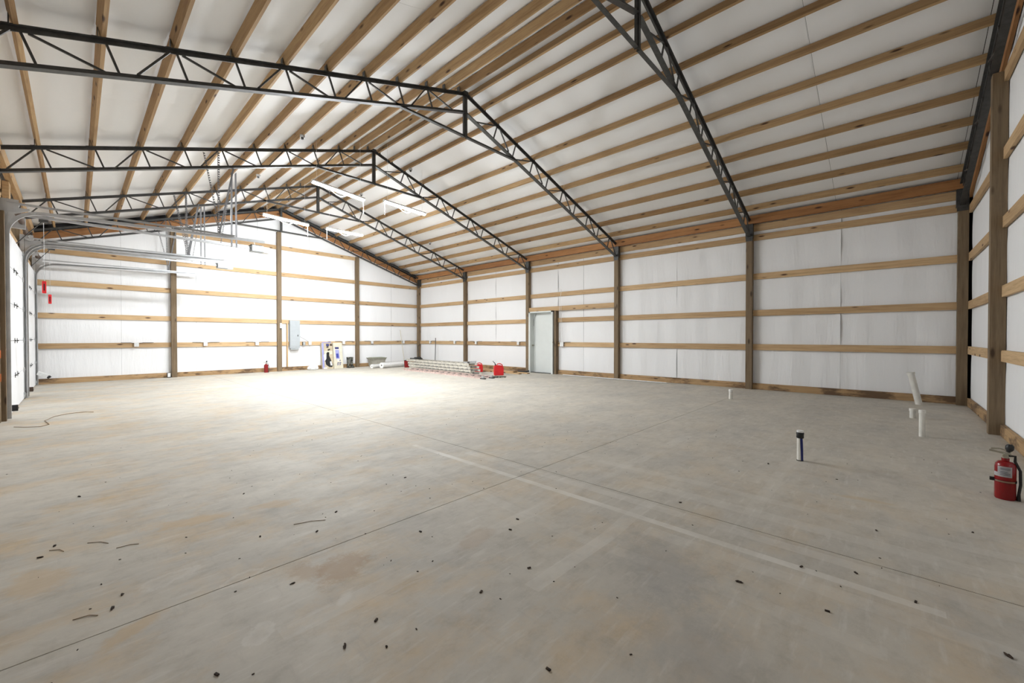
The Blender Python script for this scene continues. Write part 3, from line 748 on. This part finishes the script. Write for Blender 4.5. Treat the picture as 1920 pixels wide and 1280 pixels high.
# ------------------------------------------------------------------ fire extinguishers
def extinguisher(x, y, h, r, lab, full=True, rot=0):
    t = thing('fire_extinguisher', (x, y, 0), lab, 'fire extinguisher', 'fire extinguishers')
    sc = h/.44
    body = .335*sc
    prof = [(0, 0), (r*.93, 0), (r, .008), (r, body*.83), (r*.93, body*.91), (r*.7, body*.97), (r*.3, body), (0.022, body), (.022, body+.02), (0, body+.02)]
    MB().lathe(prof, (x, y, 0), 36).put('cylinder', M['red'], t, True)
    fx, fy = -x, -y; L = math.hypot(fx, fy); fx /= L; fy /= L   # label faces the middle of the hall
    ang = math.atan2(fy, fx)+rot
    def arc(a0, a1, z0, z1, rr, n, mat, nm, seg=14):
        m = MB(); b = m.b
        lo = [b.verts.new((x+rr*math.cos(ang+a0+(a1-a0)*k/seg), y+rr*math.sin(ang+a0+(a1-a0)*k/seg), z0)) for k in range(seg+1)]
        hi = [b.verts.new((v.co.x, v.co.y, z1)) for v in lo]
        for k in range(seg): b.faces.new((lo[k], lo[k+1], hi[k+1], hi[k]))
        g = bmesh.ops.solidify(b, geom=b.faces[:], thickness=.0012)
        m.put(nm, mat, t, True)
    if full:
        arc(-.72, .62, .200*sc, .290*sc, r+.002, 1, M['paper'], 'label')
        arc(-1.25, -.72, .200*sc, .235*sc, r+.0022, 1, M['paper'], 'label')
        for zz in (.216, .229, .242, .262, .272): arc(-.45, .45 if zz != .242 else .2, zz*sc, (zz+.005)*sc, r+.0035, 1, M['ink'], 'print_line')
        arc(-PI, PI, .150*sc, .168*sc, r+.003, 1, M['rubber'], 'bracket_strap', 36)
        arc(-.95, .9, .153*sc, .165*sc, r+.0055, 1, M['tan'], 'bracket_strap')
        c, s = math.cos(ang-1.5), math.sin(ang-1.5)
        MB().box((x+c*(r+.012)-.012, y+s*(r+.012)-.012, .145*sc), (x+c*(r+.012)+.012, y+s*(r+.012)+.012, .175*sc), .003).put('strap_latch', M['black'], t)
    # head: valve, lever, carry handle, gauge, hose
    zt = body+.02
    rx, ry = fy, -fx                      # sideways as seen from the middle of the hall
    P = lambda a, z, f=0: (x+rx*a+fx*f, y+ry*a+fy*f, z)
    MB().tube([P(0, zt), P(0, zt+.045)], [.019, .016], 12).put('valve', M['tin'], t, True)
    MB().bar(P(-.03, zt+.035), P(.085, zt+.05), .026, .014).put('carry_handle', M['tin'], t)
    m = MB(); m.bar(P(-.03, zt+.055), P(.03, zt+.072), .024, .011); m.bar(P(.03, zt+.072), P(.075, zt+.064), .024, .011); m.put('lever', M['tin'], t)
    m = MB(); m.tube([P(-.012, zt+.05), P(-.02, zt+.075), P(-.022, zt+.10), P(-.02, zt+.112)], [.014, .024, .024, .014], 12); m.put('nozzle_cap', M['black'], t, True)
    MB().tube([P(0, zt+.02, .018), P(0, zt+.02, .032)], .017, 14).put('gauge', M['tin'], t, True)
    MB().tube([P(-.015, zt+.02), P(-.05, zt+.022), P(-r*.85, zt-.02), P(-r-.018, zt-.09), P(-r-.02, zt-.2), P(-r-.012, zt-.27)], .009, 10).put('hose', M['rubber'], t, True)
    MB().tube([P(-r-.012, zt-.27), P(-r-.01, zt-.34)], [.009, .014], 10).put('hose_nozzle', M['black'], t, True)
    return t
extinguisher(5.10, -.685, .405, .058, 'large red fire extinguisher standing on the floor at the right edge')
extinguisher(4.78, 16.86, .40, .07, 'small red fire extinguisher on the floor by the far end wall', full=False)

# ------------------------------------------------------------------ pipe stubs rising from the slab
def pipe(x, y, h, r, lab, cap=True, lean=(0, 0), kind='pvc'):
    t = thing('pipe_stub', (x, y, 0), lab, 'pipe', 'pipe stubs in the slab')
    top = Vector((x+lean[0], y+lean[1], h)); base = Vector((x, y, -.03)); d = (top-base).normalized()
    MB().tube([base, top-d*.01], r, 24).put('pipe', M['pvc'], t, True)
    if cap == 'coupling':
        MB().tube([top-d*.05, top-d*.048, top-d*.002, top], [r*1.02, r*1.16, r*1.16, r*1.1], 24).put('pipe_cap', M['white'], t, True)
    elif cap:
        MB().tube([top-d*.045, top-d*.043, top-d*.004, top], [r*1.02, r*1.18, r*1.18, r*1.08], 24).put('pipe_cap', M['pvc'], t, True)
    return t, d, top
t, d, top = pipe(5.20, .69, .32, .0275, 'floor pipe wrapped in black tape near its top with a blue tape strip', cap=False)
MB().tube([top-d*.02, top-d*.001, top], [.031, .031, .026], 24).put('pipe_cap', M['white'], t, True)
MB().tube([top-d*.082, top-d*.076, top-d*.05, top-d*.03, top-d*.02], [.030, .0345, .033, .036, .032], 20).put('black_tape', M['black'], t, True, 'wrinkled black tape band')
b = MB(); a0 = math.atan2(-.69, -5.2)+.0
q = b.b; n = 8; lo = []; hi = []
for k in range(n+1):
    f = k/n; z = .003+f*.235
    c0 = a0+.35-f*.35; c1 = a0+1.6-f*.75
    row = [q.verts.new((5.20+.0284*math.cos(c0+(c1-c0)*s/4), .69+.0284*math.sin(c0+(c1-c0)*s/4), z)) for s in range(5)]
    if lo:
        for s in range(4): q.faces.new((lo[s], lo[s+1], row[s+1], row[s]))
    lo = row
bmesh.ops.solidify(q, geom=q.faces[:], thickness=.0008)
b.put('blue_tape', M['blue'], t, True, 'blue tape strip down one side')
MB().tube([(5.2, .69, 0), (5.2, .69, .008)], .031, 20).put('pipe_collar', M['rubber'], t, True)
pipe(7.54, -.31, .35, .030, 'tall upright white pipe stub nearest the right end wall post')
pipe(9.18, -.27, .155, .036, 'short capped white pipe stub behind the tall one')
pipe(11.10, -.42, .62, .052, 'thick white pipe stub leaning left against the right wall', lean=(-.03, .13))
pipe(9.41, 2.46, .205, .036, 'short white pipe stub standing alone near the middle of the right wall', cap='coupling', lean=(0, -.005))

# ------------------------------------------------------------------ things along the far wall
# crumpled bag
t = thing('plastic_bag', (6.45, 16.88, 0), 'crumpled white plastic bag on the floor below the electric panel', 'bag')
bm = bmesh.new(); bmesh.ops.create_icosphere(bm, subdivisions=3, radius=1)
rr = random.Random(3)
for v in bm.verts:
    n = v.co.normalized(); k = 1+.16*math.sin(n.x*9+1)*math.cos(n.y*8)+.10*math.sin(n.z*13+n.x*7)+rr.uniform(-.05, .05)
    v.co = Vector((6.45+n.x*.21*k, 16.88+n.y*.13*k, max(.002, .075+n.z*.11*k)))
me = bpy.data.meshes.new('bag_body'); bm.to_mesh(me); bm.free(); link('bag_body', me, M['white'], t)
bm = bmesh.new(); bmesh.ops.create_cone(bm, cap_ends=True, segments=9, radius1=.05, radius2=.02, depth=.08)
for v in bm.verts: v.co += Vector((6.52, 16.88, .20))
me = bpy.data.meshes.new('bag_knot'); bm.to_mesh(me); bm.free(); link('bag_knot', me, M['white'], t)

# two tall cartons leaning on the wall
def carton(x0, x1, lab, style):
    t = thing('carton', ((x0+x1)/2, 16.83, 0), lab, 'carton', 'printed cartons against the far wall')
    h = 1.07; lean = .13; yb = 16.84; dpt = .12
    fr = lambda a, z, f=0: Vector((a, yb+lean*z/h-f, z))
    m = MB(); b = m.b
    pts = [fr(x0, .0), fr(x1, .0), fr(x1, h), fr(x0, h)]
    lo = [b.verts.new(p) for p in pts]; hi = [b.verts.new(p+Vector((0, dpt, .0))) for p in pts]
    b.faces.new(lo); b.faces.new(hi[::-1])
    for i in range(4): b.faces.new((lo[i], lo[(i+1) % 4], hi[(i+1) % 4], hi[i]))
    m.put('box', M['card'] if style == 0 else M['cream'], t)
    def patch(a0, a1, z0, z1, mat, name='print_patch', f=.002, sk=0):
        m = MB(); b = m.b; v = [b.verts.new(fr(a, z, f)) for a, z in ((a0, z0), (a1, z0), (a1+sk, z1), (a0+sk, z1))]; b.faces.new(v)
        w = [b.verts.new(fr(a, z, f-.0015)) for a, z in ((a0, z0), (a1, z0), (a1+sk, z1), (a0+sk, z1))]; b.faces.new(w[::-1])
        for i in range(4): b.faces.new((v[i], w[i], w[(i+1) % 4], v[(i+1) % 4]))
        m.put(name, mat, t)
    def poly(pl, mat, name='print_picture', f=.003):
        m = MB(); b = m.b; v = [b.verts.new(fr(a, z, f)) for a, z in pl]; b.faces.new(v)
        m.put(name, mat, t)
    return patch, poly, t
patch, poly, t = carton(6.82, 7.26, 'tall printed carton with dark picture, left of the pair', 0)
patch(6.822, 6.90, .02, 1.05, M['lilac'], 'lilac_edge'); patch(7.0, 7.12, .93, 1.03, M['navy']); patch(7.15, 7.25, .94, 1.03, M['rust'])
patch(6.92, 7.24, .60, .74, M['cream']); patch(6.88, 7.02, .35, .60, M['paper']); patch(6.86, 7.0, .02, .07, M['white'], 'print_patch', .004)
poly([(7.0, .66), (7.06, .70), (7.12, .67), (7.10, .55), (7.18, .34), (7.24, .16), (7.20, .07), (7.08, .08), (6.96, .18), (6.93, .34), (6.98, .42)], M['black'])
poly([(7.05, .80), (7.14, .83), (7.16, .78), (7.06, .74)], M['black']); poly([(7.12, .30), (7.18, .32), (7.22, .14), (7.14, .14)], M['white'], 'print_picture', .0045)
poly([(7.0, .90), (7.08, .95), (7.10, .88), (7.03, .86)], M['rubber'])
MB().bar((7.20, 16.98, 1.085), (6.84, 16.98, 1.085), .05, .03).put('box_flap', M['lilac'], t)
patch, poly, t = carton(7.285, 7.665, 'tall cream carton with a blue stripe, right of the pair', 1)
patch(7.36, 7.52, .81, .89, M['navy'], sk=-.005); patch(7.38, 7.54, .40, .78, M['lilac'], sk=-.02); patch(7.40, 7.50, .44, .62, M['blue'], 'print_patch', .003, sk=-.01)
patch(7.30, 7.60, .785, .795, M['white'], 'tape_band')
patch(7.43, 7.52, .31, .38, M['white']); patch(7.53, 7.56, .30, .36, M['navy'])
for a, z0, z1, wd in ((7.43, .12, .24, .02), (7.43, .22, .25, .07), (7.43, .165, .19, .05), (7.52, .12, .24, .02), (7.52, .22, .25, .07), (7.52, .165, .19, .05)): patch(a, a+wd, z0, z1, M['navy'], 'print_letter')

# pair of camouflage rubber boots
t = thing('rubber_boots', (7.98, 16.86, 0), 'pair of camouflage boots with dark soles beside the post', 'boots')
for s in (-1, 1):
    x = 7.98+s*.075; yb = 16.90
    m = MB(); m.tube([(x, yb-.0, .03), (x, yb, .10), (x, yb+.005, .20), (x, yb+.01, .34), (x, yb+.01, .455)], [.052, .050, .052, .062, .068], 16, cap=True); m.put('boot_shaft', M['camo'], t, True)
    m = MB(); m.tube([(x, yb+.045, .055), (x, yb, .06), (x+s*.01, yb-.07, .055), (x+s*.015, yb-.13, .048), (x+s*.018, yb-.165, .045)], [.045, .055, .05, .046, .025], 14); m.put('boot_foot', M['camo'], t, True)
    m = MB(); pl = [(-.045, .06), (.045, .06), (.05, -.04), (.055, -.13), (.03, -.185), (-.03, -.185), (-.055, -.13), (-.05, -.04)]
    m.prism(pl, (x+s*.008, yb, 0), (1, 0, 0), (0, 1, 0), (0, 0, 1), .028); m.put('sole', M['rubber'], t)

# tote with lid
t = thing('storage_tote', (9.16, 16.80, 0), 'grey storage tote with a lid against the far wall', 'tote')
m = MB(); b = m.b
def frust(b, x0, x1, y0, y1, z0, z1, tx, ty):
    v = [b.verts.new(p) for p in ((x0+tx, y0+ty, z0), (x1-tx, y0+ty, z0), (x1-tx, y1-ty, z0), (x0+tx, y1-ty, z0), (x0, y0, z1), (x1, y0, z1), (x1, y1, z1), (x0, y1, z1))]
    for f in ((0,3,2,1),(4,5,6,7),(0,1,5,4),(1,2,6,5),(2,3,7,6),(3,0,4,7)): b.faces.new([v[i] for i in f])
frust(b, 8.83, 9.49, 16.60, 17.0, 0, .36, .05, .03); m.put('tub', M['tote'], t)
MB().box((8.81, 16.58, .33), (9.51, 17.02, .365), .008).put('rim', M['tote'], t)
m = MB(); m.box((8.79, 16.56, .365), (9.53, 17.04, .395), .01); m.box((8.86, 16.62, .395), (9.46, 16.98, .41), .006); m.put('lid', M['totelid'], t)
for x in (8.87, 9.45): MB().box((x-.035, 16.565, .30), (x+.035, 16.60, .35), .006).put('latch', M['totelid'], t)

# rolls of white material
def roll(p, q, r, lab):
    p, q = Vector(p), Vector(q); t = thing('material_roll', (p.x, p.y, 0), lab, 'roll', 'white rolls on the floor')
    d = (q-p).normalized(); m = MB(); m.tube([p, q], r, 28, cap=False); m.tube([p+d*.001, q-d*.001], r*.28, 20, cap=False)
    b = m.b
    side = d.cross(Vector((0, 0, 1))).normalized(); up = side.cross(d)
    for e in (p, q):
        o1 = [b.verts.new(e+(side*math.cos(2*PI*k/28)+up*math.sin(2*PI*k/28))*r) for k in range(28)]
        i1 = [b.verts.new(e+(side*math.cos(2*PI*k/28)+up*math.sin(2*PI*k/28))*r*.28) for k in range(28)]
        for k in range(28): b.faces.new((o1[k], o1[(k+1) % 28], i1[(k+1) % 28], i1[k]))
    m.put('sheet_roll', M['white'], t, True)
    MB().tube([p+d*.02, q-d*.02], r*.27, 16).put('core', M['black'], t, True)
    MB().bar(p+up*r*.99+side*.03, q+up*r*.99+side*.03, .05, .004, up).put('loose_edge', M['white'], t)
roll((8.73, 15.62, .12), (10.35, 16.1, .12), .118, 'larger white roll on the floor in front of the tote')
roll((8.42, 15.86, .085), (9.9, 16.42, .085), .083, 'smaller white roll lying behind the larger one')

# poles and rods in the far corner
t = thing('wooden_pole', (10.66, 16.95, 0), 'thin pale wooden pole leaning on the far wall', 'pole')
MB().tube([(10.66, 16.90, 0), (10.53, 17.09, 1.62)], .013, 8).put('shaft', M['cream'], t, True)
MB().tube([(10.53, 17.09, 1.62), (10.528, 17.093, 1.66)], [.013, .006], 8).put('tip', M['cream'], t, True)
t = thing('steel_rod', (11.38, 15.5, 0), 'dark upright steel rod standing behind the ladder pile', 'rod')
MB().tube([(11.38, 15.5, 0), (11.42, 15.5, 1.27)], .016, 8).put('shaft', M['steel'], t, True)
MB().tube([(11.38, 15.5, 0), (11.381, 15.5, .02)], .03, 10).put('foot', M['steel'], t, True)
t = thing('pry_bar', (11.33, 16.80, 0), 'dark hooked bar leaning in the far corner', 'bar')
MB().tube([(11.33, 16.72, 0), (11.37, 16.86, .78), (11.38, 16.86, .88), (11.42, 16.84, .93), (11.46, 16.80, .92)], .016, 8).put('shaft', M['steel'], t, True)
t = thing('tool_bag', (11.15, 16.45, 0), 'small dark tool bag on the floor at the far corner post', 'bag')
MB().box((11.0, 16.3, 0), (11.32, 16.62, .26), .04).put('bag_body', M['rubber'], t, True)
MB().tube([(11.05, 16.46, .25), (11.08, 16.46, .36), (11.16, 16.46, .39), (11.24, 16.46, .36), (11.27, 16.46, .25)], .012, 8).put('handle', M['black'], t, True)

# ------------------------------------------------------------------ pile of ladders
def ladder(p, q, z, wdt, rail_h, mat, lab, nr, group='ladders in the pile', feet=False):
    p, q = Vector((p[0], p[1], z)), Vector((q[0], q[1], z)); t = thing('extension_ladder', (p.x, p.y, z), lab, 'ladder', group)
    d = (q-p).normalized(); s = Vector((d.y, -d.x, 0))
    L = (q-p).length
    for o in (0, wdt):
        a, c = p+s*o+Vector((0, 0, rail_h/2)), q+s*o+Vector((0, 0, rail_h/2))
        m = MB(); m.bar(a, c, .008, rail_h); m.bar(a+Vector((0, 0, rail_h/2-.004)), c+Vector((0, 0, rail_h/2-.004)), .034, .008); m.bar(a-Vector((0, 0, rail_h/2-.004)), c-Vector((0, 0, rail_h/2-.004)), .034, .008)
        m.put('rail', mat, t)
    for k in range(nr):
        c = p+d*(L*(k+.5)/nr)+Vector((0, 0, rail_h/2))
        MB().tube([c-s*.006, c+s*(wdt+.006)], .013, 8).put('rung', M['hanger'], t)
    if feet:
        for o in (0, wdt):
            e = q+s*o
            MB().box((e.x-.045, e.y-.10, z+.0), (e.x+.045, e.y+.09, z+.03), .006).put('foot', M['rubber'], t)
            MB().box((e.x-.03, e.y-.05, z+.02), (e.x+.03, e.y+.05, z+rail_h+.02), .004).put('foot_bracket', M['galv'], t)
    return t
# s points to the right of travel; travelling towards the camera (-y) the right side is -x, so start at the near rail side
ladder((9.20, 14.1), (8.98, 9.25), 0, .36, .075, M['pinkrail'], 'faded pink-railed ladder lying in front at the foot of the ladder pile', 14, feet=True)
ladder((9.86, 14.6), (9.62, 10.4), 0, .42, .08, M['alu'], 'pale ladder at the bottom of the stack behind the pink one', 15)
ladder((9.88, 14.7), (9.64, 10.5), .105, .42, .075, M['alu'], 'pale ladder second from the bottom of the ladder stack', 15)
ladder((9.90, 14.8), (9.68, 10.6), .205, .40, .075, M['alu'], 'pale ladder second from the top of the ladder stack', 15)
ladder((9.94, 15.0), (9.73, 10.75), .305, .38, .075, M['alu'], 'pale ladder lying on top of the ladder stack', 14)
# hardware lying on and beside the stack
t = thing('ladder_jack', (9.55, 10.9, .385), 'grey bracket clamp lying on the near end of the ladder stack', 'bracket', 'clamps on the ladder pile')
m = MB(); m.bar((9.45, 11.15, .41), (9.60, 10.7, .41), .05, .05); m.bar((9.60, 11.2, .41), (9.72, 10.8, .44), .03, .03); m.put('arm', M['galv'], t)
MB().tube([(9.40, 10.9, .415), (9.76, 11.0, .415)], .02, 10).put('pin', M['steel'], t)
t = thing('ladder_jack', (9.75, 14.65, .385), 'dark bracket clamp lying on the far end of the ladder stack', 'bracket', 'clamps on the ladder pile')
m = MB(); m.bar((9.6, 14.8, .41), (9.85, 14.3, .41), .05, .05); m.bar((9.9, 14.75, .41), (9.75, 14.4, .45), .03, .03); m.put('arm', M['steel'], t)
MB().box((9.60, 14.28, .435), (9.80, 14.52, .47), .006).put('plate', M['rubber'], t)
t = thing('red_bucket', (9.75, 15.25, 0), 'dark red canister at the far end of the ladder pile', 'canister')
MB().lathe([(0, 0), (.10, 0), (.105, .01), (.12, .28), (.125, .29), (.11, .29), (.1, .27), (0, .27)], (9.75, 15.3, 0), 20).put('body', M['red'], t, True)
MB().lathe([(0, .285), (.118, .285), (.118, .305), (.04, .32), (0, .32)], (9.75, 15.3, 0), 20).put('lid', M['rubber'], t, True)

def fuelcan(x, y, h, wd, dp, lab, spout=True, ang=0):
    t = thing('fuel_can', (x, y, 0), lab, 'fuel can', 'red fuel cans')
    prof = [(-wd/2, 0), (wd/2, 0), (wd/2, h*.62), (wd*.42, h*.8), (wd*.2, h*.86), (-wd*.42, h*.86), (-wd/2, h*.74)]
    A = Vector((math.cos(ang), math.sin(ang), 0)); D = Vector((-math.sin(ang), math.cos(ang), 0))
    m = MB(); m.prism(prof, Vector((x, y, 0))-D*dp/2, A, (0, 0, 1), D, dp)
    bmesh.ops.bevel(m.b, geom=m.b.edges[:], offset=.018, segments=3, affect='EDGES')
    m.put('tank', M['redplastic'], t, True)
    c = Vector((x, y, 0))
    MB().tube([c+A*(-.2*wd)+Vector((0, 0, h*.84)), c+A*(-.12*wd)+Vector((0, 0, h*.97)), c+A*(.14*wd)+Vector((0, 0, h)), c+A*(.36*wd)+Vector((0, 0, h*.9)), c+A*(.42*wd)+Vector((0, 0, h*.76))], .016, 10).put('handle', M['redplastic'], t, True)
    MB().tube([c+A*(-.33*wd)+Vector((0, 0, h*.84)), c+A*(-.33*wd)+Vector((0, 0, h*.92))], .03, 14).put('cap', M['black'], t, True)
    if spout: MB().tube([c+A*(-.33*wd)+Vector((0, 0, h*.9)), c+A*(-.40*wd)+Vector((0, 0, h*1.04)), c+A*(-.62*wd)+Vector((0, 0, h*1.22))], [.016, .013, .009], 10).put('spout', M['black'], t, True)
    MB().prism([(-wd*.25, h*.2), (wd*.25, h*.2), (wd*.25, h*.55), (-wd*.25, h*.55)], c-D*(dp/2+.002), A, (0, 0, 1), D, .003).put('embossed_panel', M['redplastic'], t)
    return t
fuelcan(9.87, 9.82, .40, .33, .20, 'large red fuel can with a raised black spout', True, math.radians(-38))
fuelcan(10.3, 11.3, .34, .30, .20, 'red fuel can half hidden at the near end of the ladder pile', False, math.radians(-38))
# lumber behind
for i, (x, y0, y1, z, lab) in enumerate(((10.62, 7.6+1.9, 13.2, .0, 'pale board lying lowest behind the fuel cans'), (10.95, 9.4, 12.9, .0, 'pale board lying flat nearest the right wall'), (10.80, 9.9, 13.4, .04, 'pale board lying across the two lower boards'))):
    t = board('lumber_board', M['girt'], None, (x, y0, z+.02), (x+.05, y1, z+.02), .24 if i == 2 else .14, .038)
    tag(t, lab, 'board', 'loose boards along the right wall')
t = thing('black_pipe', (11.3, 9.6, 0), 'thin black pipe lying along the right wall by the fuel can', 'pipe')
MB().tube([(11.20, 11.4, .03), (11.26, 10.6, .03), (11.3, 9.9, .028)], .026, 10).put('tube', M['black'], t, True)
MB().tube([(11.3, 9.92, .03), (11.31, 9.8, .04), (11.33, 9.7, .06)], .032, 10).put('elbow', M['black'], t, True)
t = thing('strap_bundle', (9.35, 9.3, 0), 'tangle of dark straps on the floor in front of the fuel can', 'straps')
rr = random.Random(11)
for i in range(4):
    pts = []; x, y = 9.2+.08*i, 9.6
    for k in range(9):
        pts.append((x+.10*math.sin(k*1.3+i*2), y-.07*k+.05*math.cos(k*2.1+i), .022+.012*math.sin(k+i)))
    MB().tube(pts, .011, 6).put('strap', M['rubber'] if i % 2 == 0 else M['tin'], t, True)
t = thing('white_trim_strip', (11.40, 5.9, 0), 'long white trim strip lying on the floor along the right wall', 'trim strip')
m = MB(); m.bar((11.40, 8.2, .012), (11.34, 4.6, .012), .10, .006); m.bar((11.35, 8.2, .022), (11.29, 4.6, .022), .006, .024); m.put('strip', M['white'], t)
MB().bar((11.345, 4.6, .012), (11.345, 4.585, .012), .104, .012).put('end_piece', M['white'], t)

# ------------------------------------------------------------------ door sensors at the foot of the overhead doors
for x, y, mat, lab in ((-.70, 10.42, 'black', 'black sensor low on the nearer overhead door'), (-.70, 13.9, 'rust', 'dark brown sensor low on the farther overhead door')):
    t = thing('door_sensor', (x, y, .1), lab, 'sensor', 'overhead door sensors')
    MB().box((x-.02, y-.02, .10), (x+.05, y+.02, .20), .006).put('body', M[mat], t)
    MB().tube([(x+.05, y, .15), (x+.058, y, .15)], .014, 10).put('lens', M['tin'], t)
    MB().bar((x-.05, y, .12), (x-.02, y, .12), .02, .01).put('arm', M['galv'], t)
t = thing('door_sensor', (-.62, 16.75, .2), 'white angled sensor at the foot of the farthest track', 'sensor', 'overhead door sensors')
MB().bar((-.70, 16.78, .34), (-.52, 16.70, .24), .07, .09).put('body', M['white'], t)
MB().bar((-.52, 16.70, .24), (-.49, 16.69, .20), .05, .07).put('lens', M['black'], t)
t = thing('track_sticker', (-.765, 10.0, 1.0), 'orange stickers on the post at the far left edge', 'sticker', 'stickers on the left post')
for z in (.98, .62): MB().box((-.789, 9.90, z), (-.786, 9.99, z+.12)).put('sticker', M['orange'], t)

# cord / twine lying on the floor
t = thing('twine', (-.3, 9.6, 0), 'loose strand of twine curling on the floor by the nearer overhead door', 'twine')
pts = [(-.62, 9.25, .006), (-.5, 9.1, .006), (-.36, 9.0, .006), (-.28, 9.15, .006), (-.34, 9.6, .006), (-.25, 10.0, .006), (-.1, 10.2, .006), (.1, 10.22, .006), (.2, 10.1, .006)]
MB().tube(pts, .004, 5).put('strand', M['straw'], t, True)

# ------------------------------------------------------------------ bits of mud, leaves and straw on the slab
rr = random.Random(5)
def clump(x, y, s, mat='debris', rot=None):
    bm = bmesh.new(); bmesh.ops.create_icosphere(bm, subdivisions=2, radius=1)
    a = rr.uniform(0, PI) if rot is None else rot; ex = rr.uniform(1.2, 2.0)
    for v in bm.verts:
        n = v.co.copy(); k = 1+rr.uniform(-.35, .35)
        px, py = n.x*s*ex*k, n.y*s*.7*k
        v.co = Vector((x+px*math.cos(a)-py*math.sin(a), y+px*math.sin(a)+py*math.cos(a), max(.0005, s*.35+n.z*s*.4*k)))
    me = bpy.data.meshes.new('mud_crumb'); bm.to_mesh(me); bm.free()
    return me
named = [(2.39, .58, .010, 'black dirt crumb on the slab, the biggest one right of bottom centre'),
         (2.58, -.36, .012, 'brown dirt clump in the bottom right corner of the picture'),
         (.76, 1.67, .008, 'elongated black crumb near the bottom edge, left of centre'),
         (.88, 1.54, .006, 'small brown crumb near the bottom edge, right of the elongated black one'),
         (.77, 2.30, .007, 'dark crumb below the long floor joint at lower left centre'),
         (.94, 3.92, .007, 'dark crumb far up the slab at left, above the long floor joint'),
         (.81, 3.0, .008, 'elongated dark crumb beside a small one, left part of the slab'),
         (4.84, .91, .010, 'flat dark crumb on the slab left of the black-taped pipe'),
         (4.73, .35, .008, 'flat dark crumb on the slab right of the black-taped pipe'),
         (3.66, .06, .008, 'dark crumb between the taped pipe and the bottom right corner'),
         (4.06, -.41, .008, 'dark crumb on the slab in front of the large fire extinguisher'),
         (-.10, 3.80, .011, 'black crumb at left lying among straw blades'),
         (-.154, 3.66, .010, 'dark crumb at the left edge just below the one among straw'),
         (.11, 2.72, .010, 'thick black crumb at lower left near the floor joint'),
         (.15, 2.83, .008, 'round black crumb just above the thick one at lower left'),
         (.01, 4.83, .010, 'dark crumb alone high on the left side of the slab')]
for (x, y, s, lab) in named:
    tag(link('mud_crumb', clump(x, y, s), M['debris']), lab, 'dirt', 'dirt crumbs on the slab')
straws = [((1.02, 3.02), (1.2, 2.93), 'long dark straw blade near the middle of the left slab'), ((.04, 3.70), (.13, 3.60), 'straw blade just right of the crumb among straw'),
          ((.16, 3.48), (.26, 3.45), 'short straw blade between two longer ones at left'), ((-.02, 2.74), (.06, 2.70), 'straw blade nearest the bottom left corner'),
          ((-.12, 3.74), (-.06, 3.66), 'straw blade touching the black crumb at left')]
for (a, c, lab) in straws:
    mid = ((a[0]+c[0])/2+.012, (a[1]+c[1])/2+.01, .003)
    o = MB().tube([(a[0], a[1], .002), mid, (c[0], c[1], .002)], .0018, 5).put('straw_blade', M['straw'])
    tag(o, lab, 'straw', 'straw blades on the slab')
# fine dust and crumbs nobody could count
m = MB()
spots = [(1.25, .97), (1.56, 2.29), (1.31, 3.01), (.36, 1.89), (2.42, .21), (2.92, .13), (2.79, .36), (1.09, 2.8), (1.73, 1.48), (2.14, 1.94), (1.99, 1.87), (1.4, 1.52), (.93, 1.72), (3.23, 1.2), (2.8, -.1), (2.07, 3.28)]
for i in range(300):
    x = rr.uniform(-.6, 6.5); y = rr.uniform(-.6, 7); s = rr.uniform(.0012, .003)
    if i < len(spots): x, y = spots[i]; s = .0055
    if True:
        a = rr.uniform(0, PI); m.bar((x-math.cos(a)*s*1.8, y-math.sin(a)*s*1.8, s*.5), (x+math.cos(a)*s*1.8, y+math.sin(a)*s*1.8, s*.5), s*1.6, s)
o = m.put('floor_dust', M['debris'])
tag(o, 'scatter of tiny dark grit over the bare concrete', 'grit', kind='stuff')
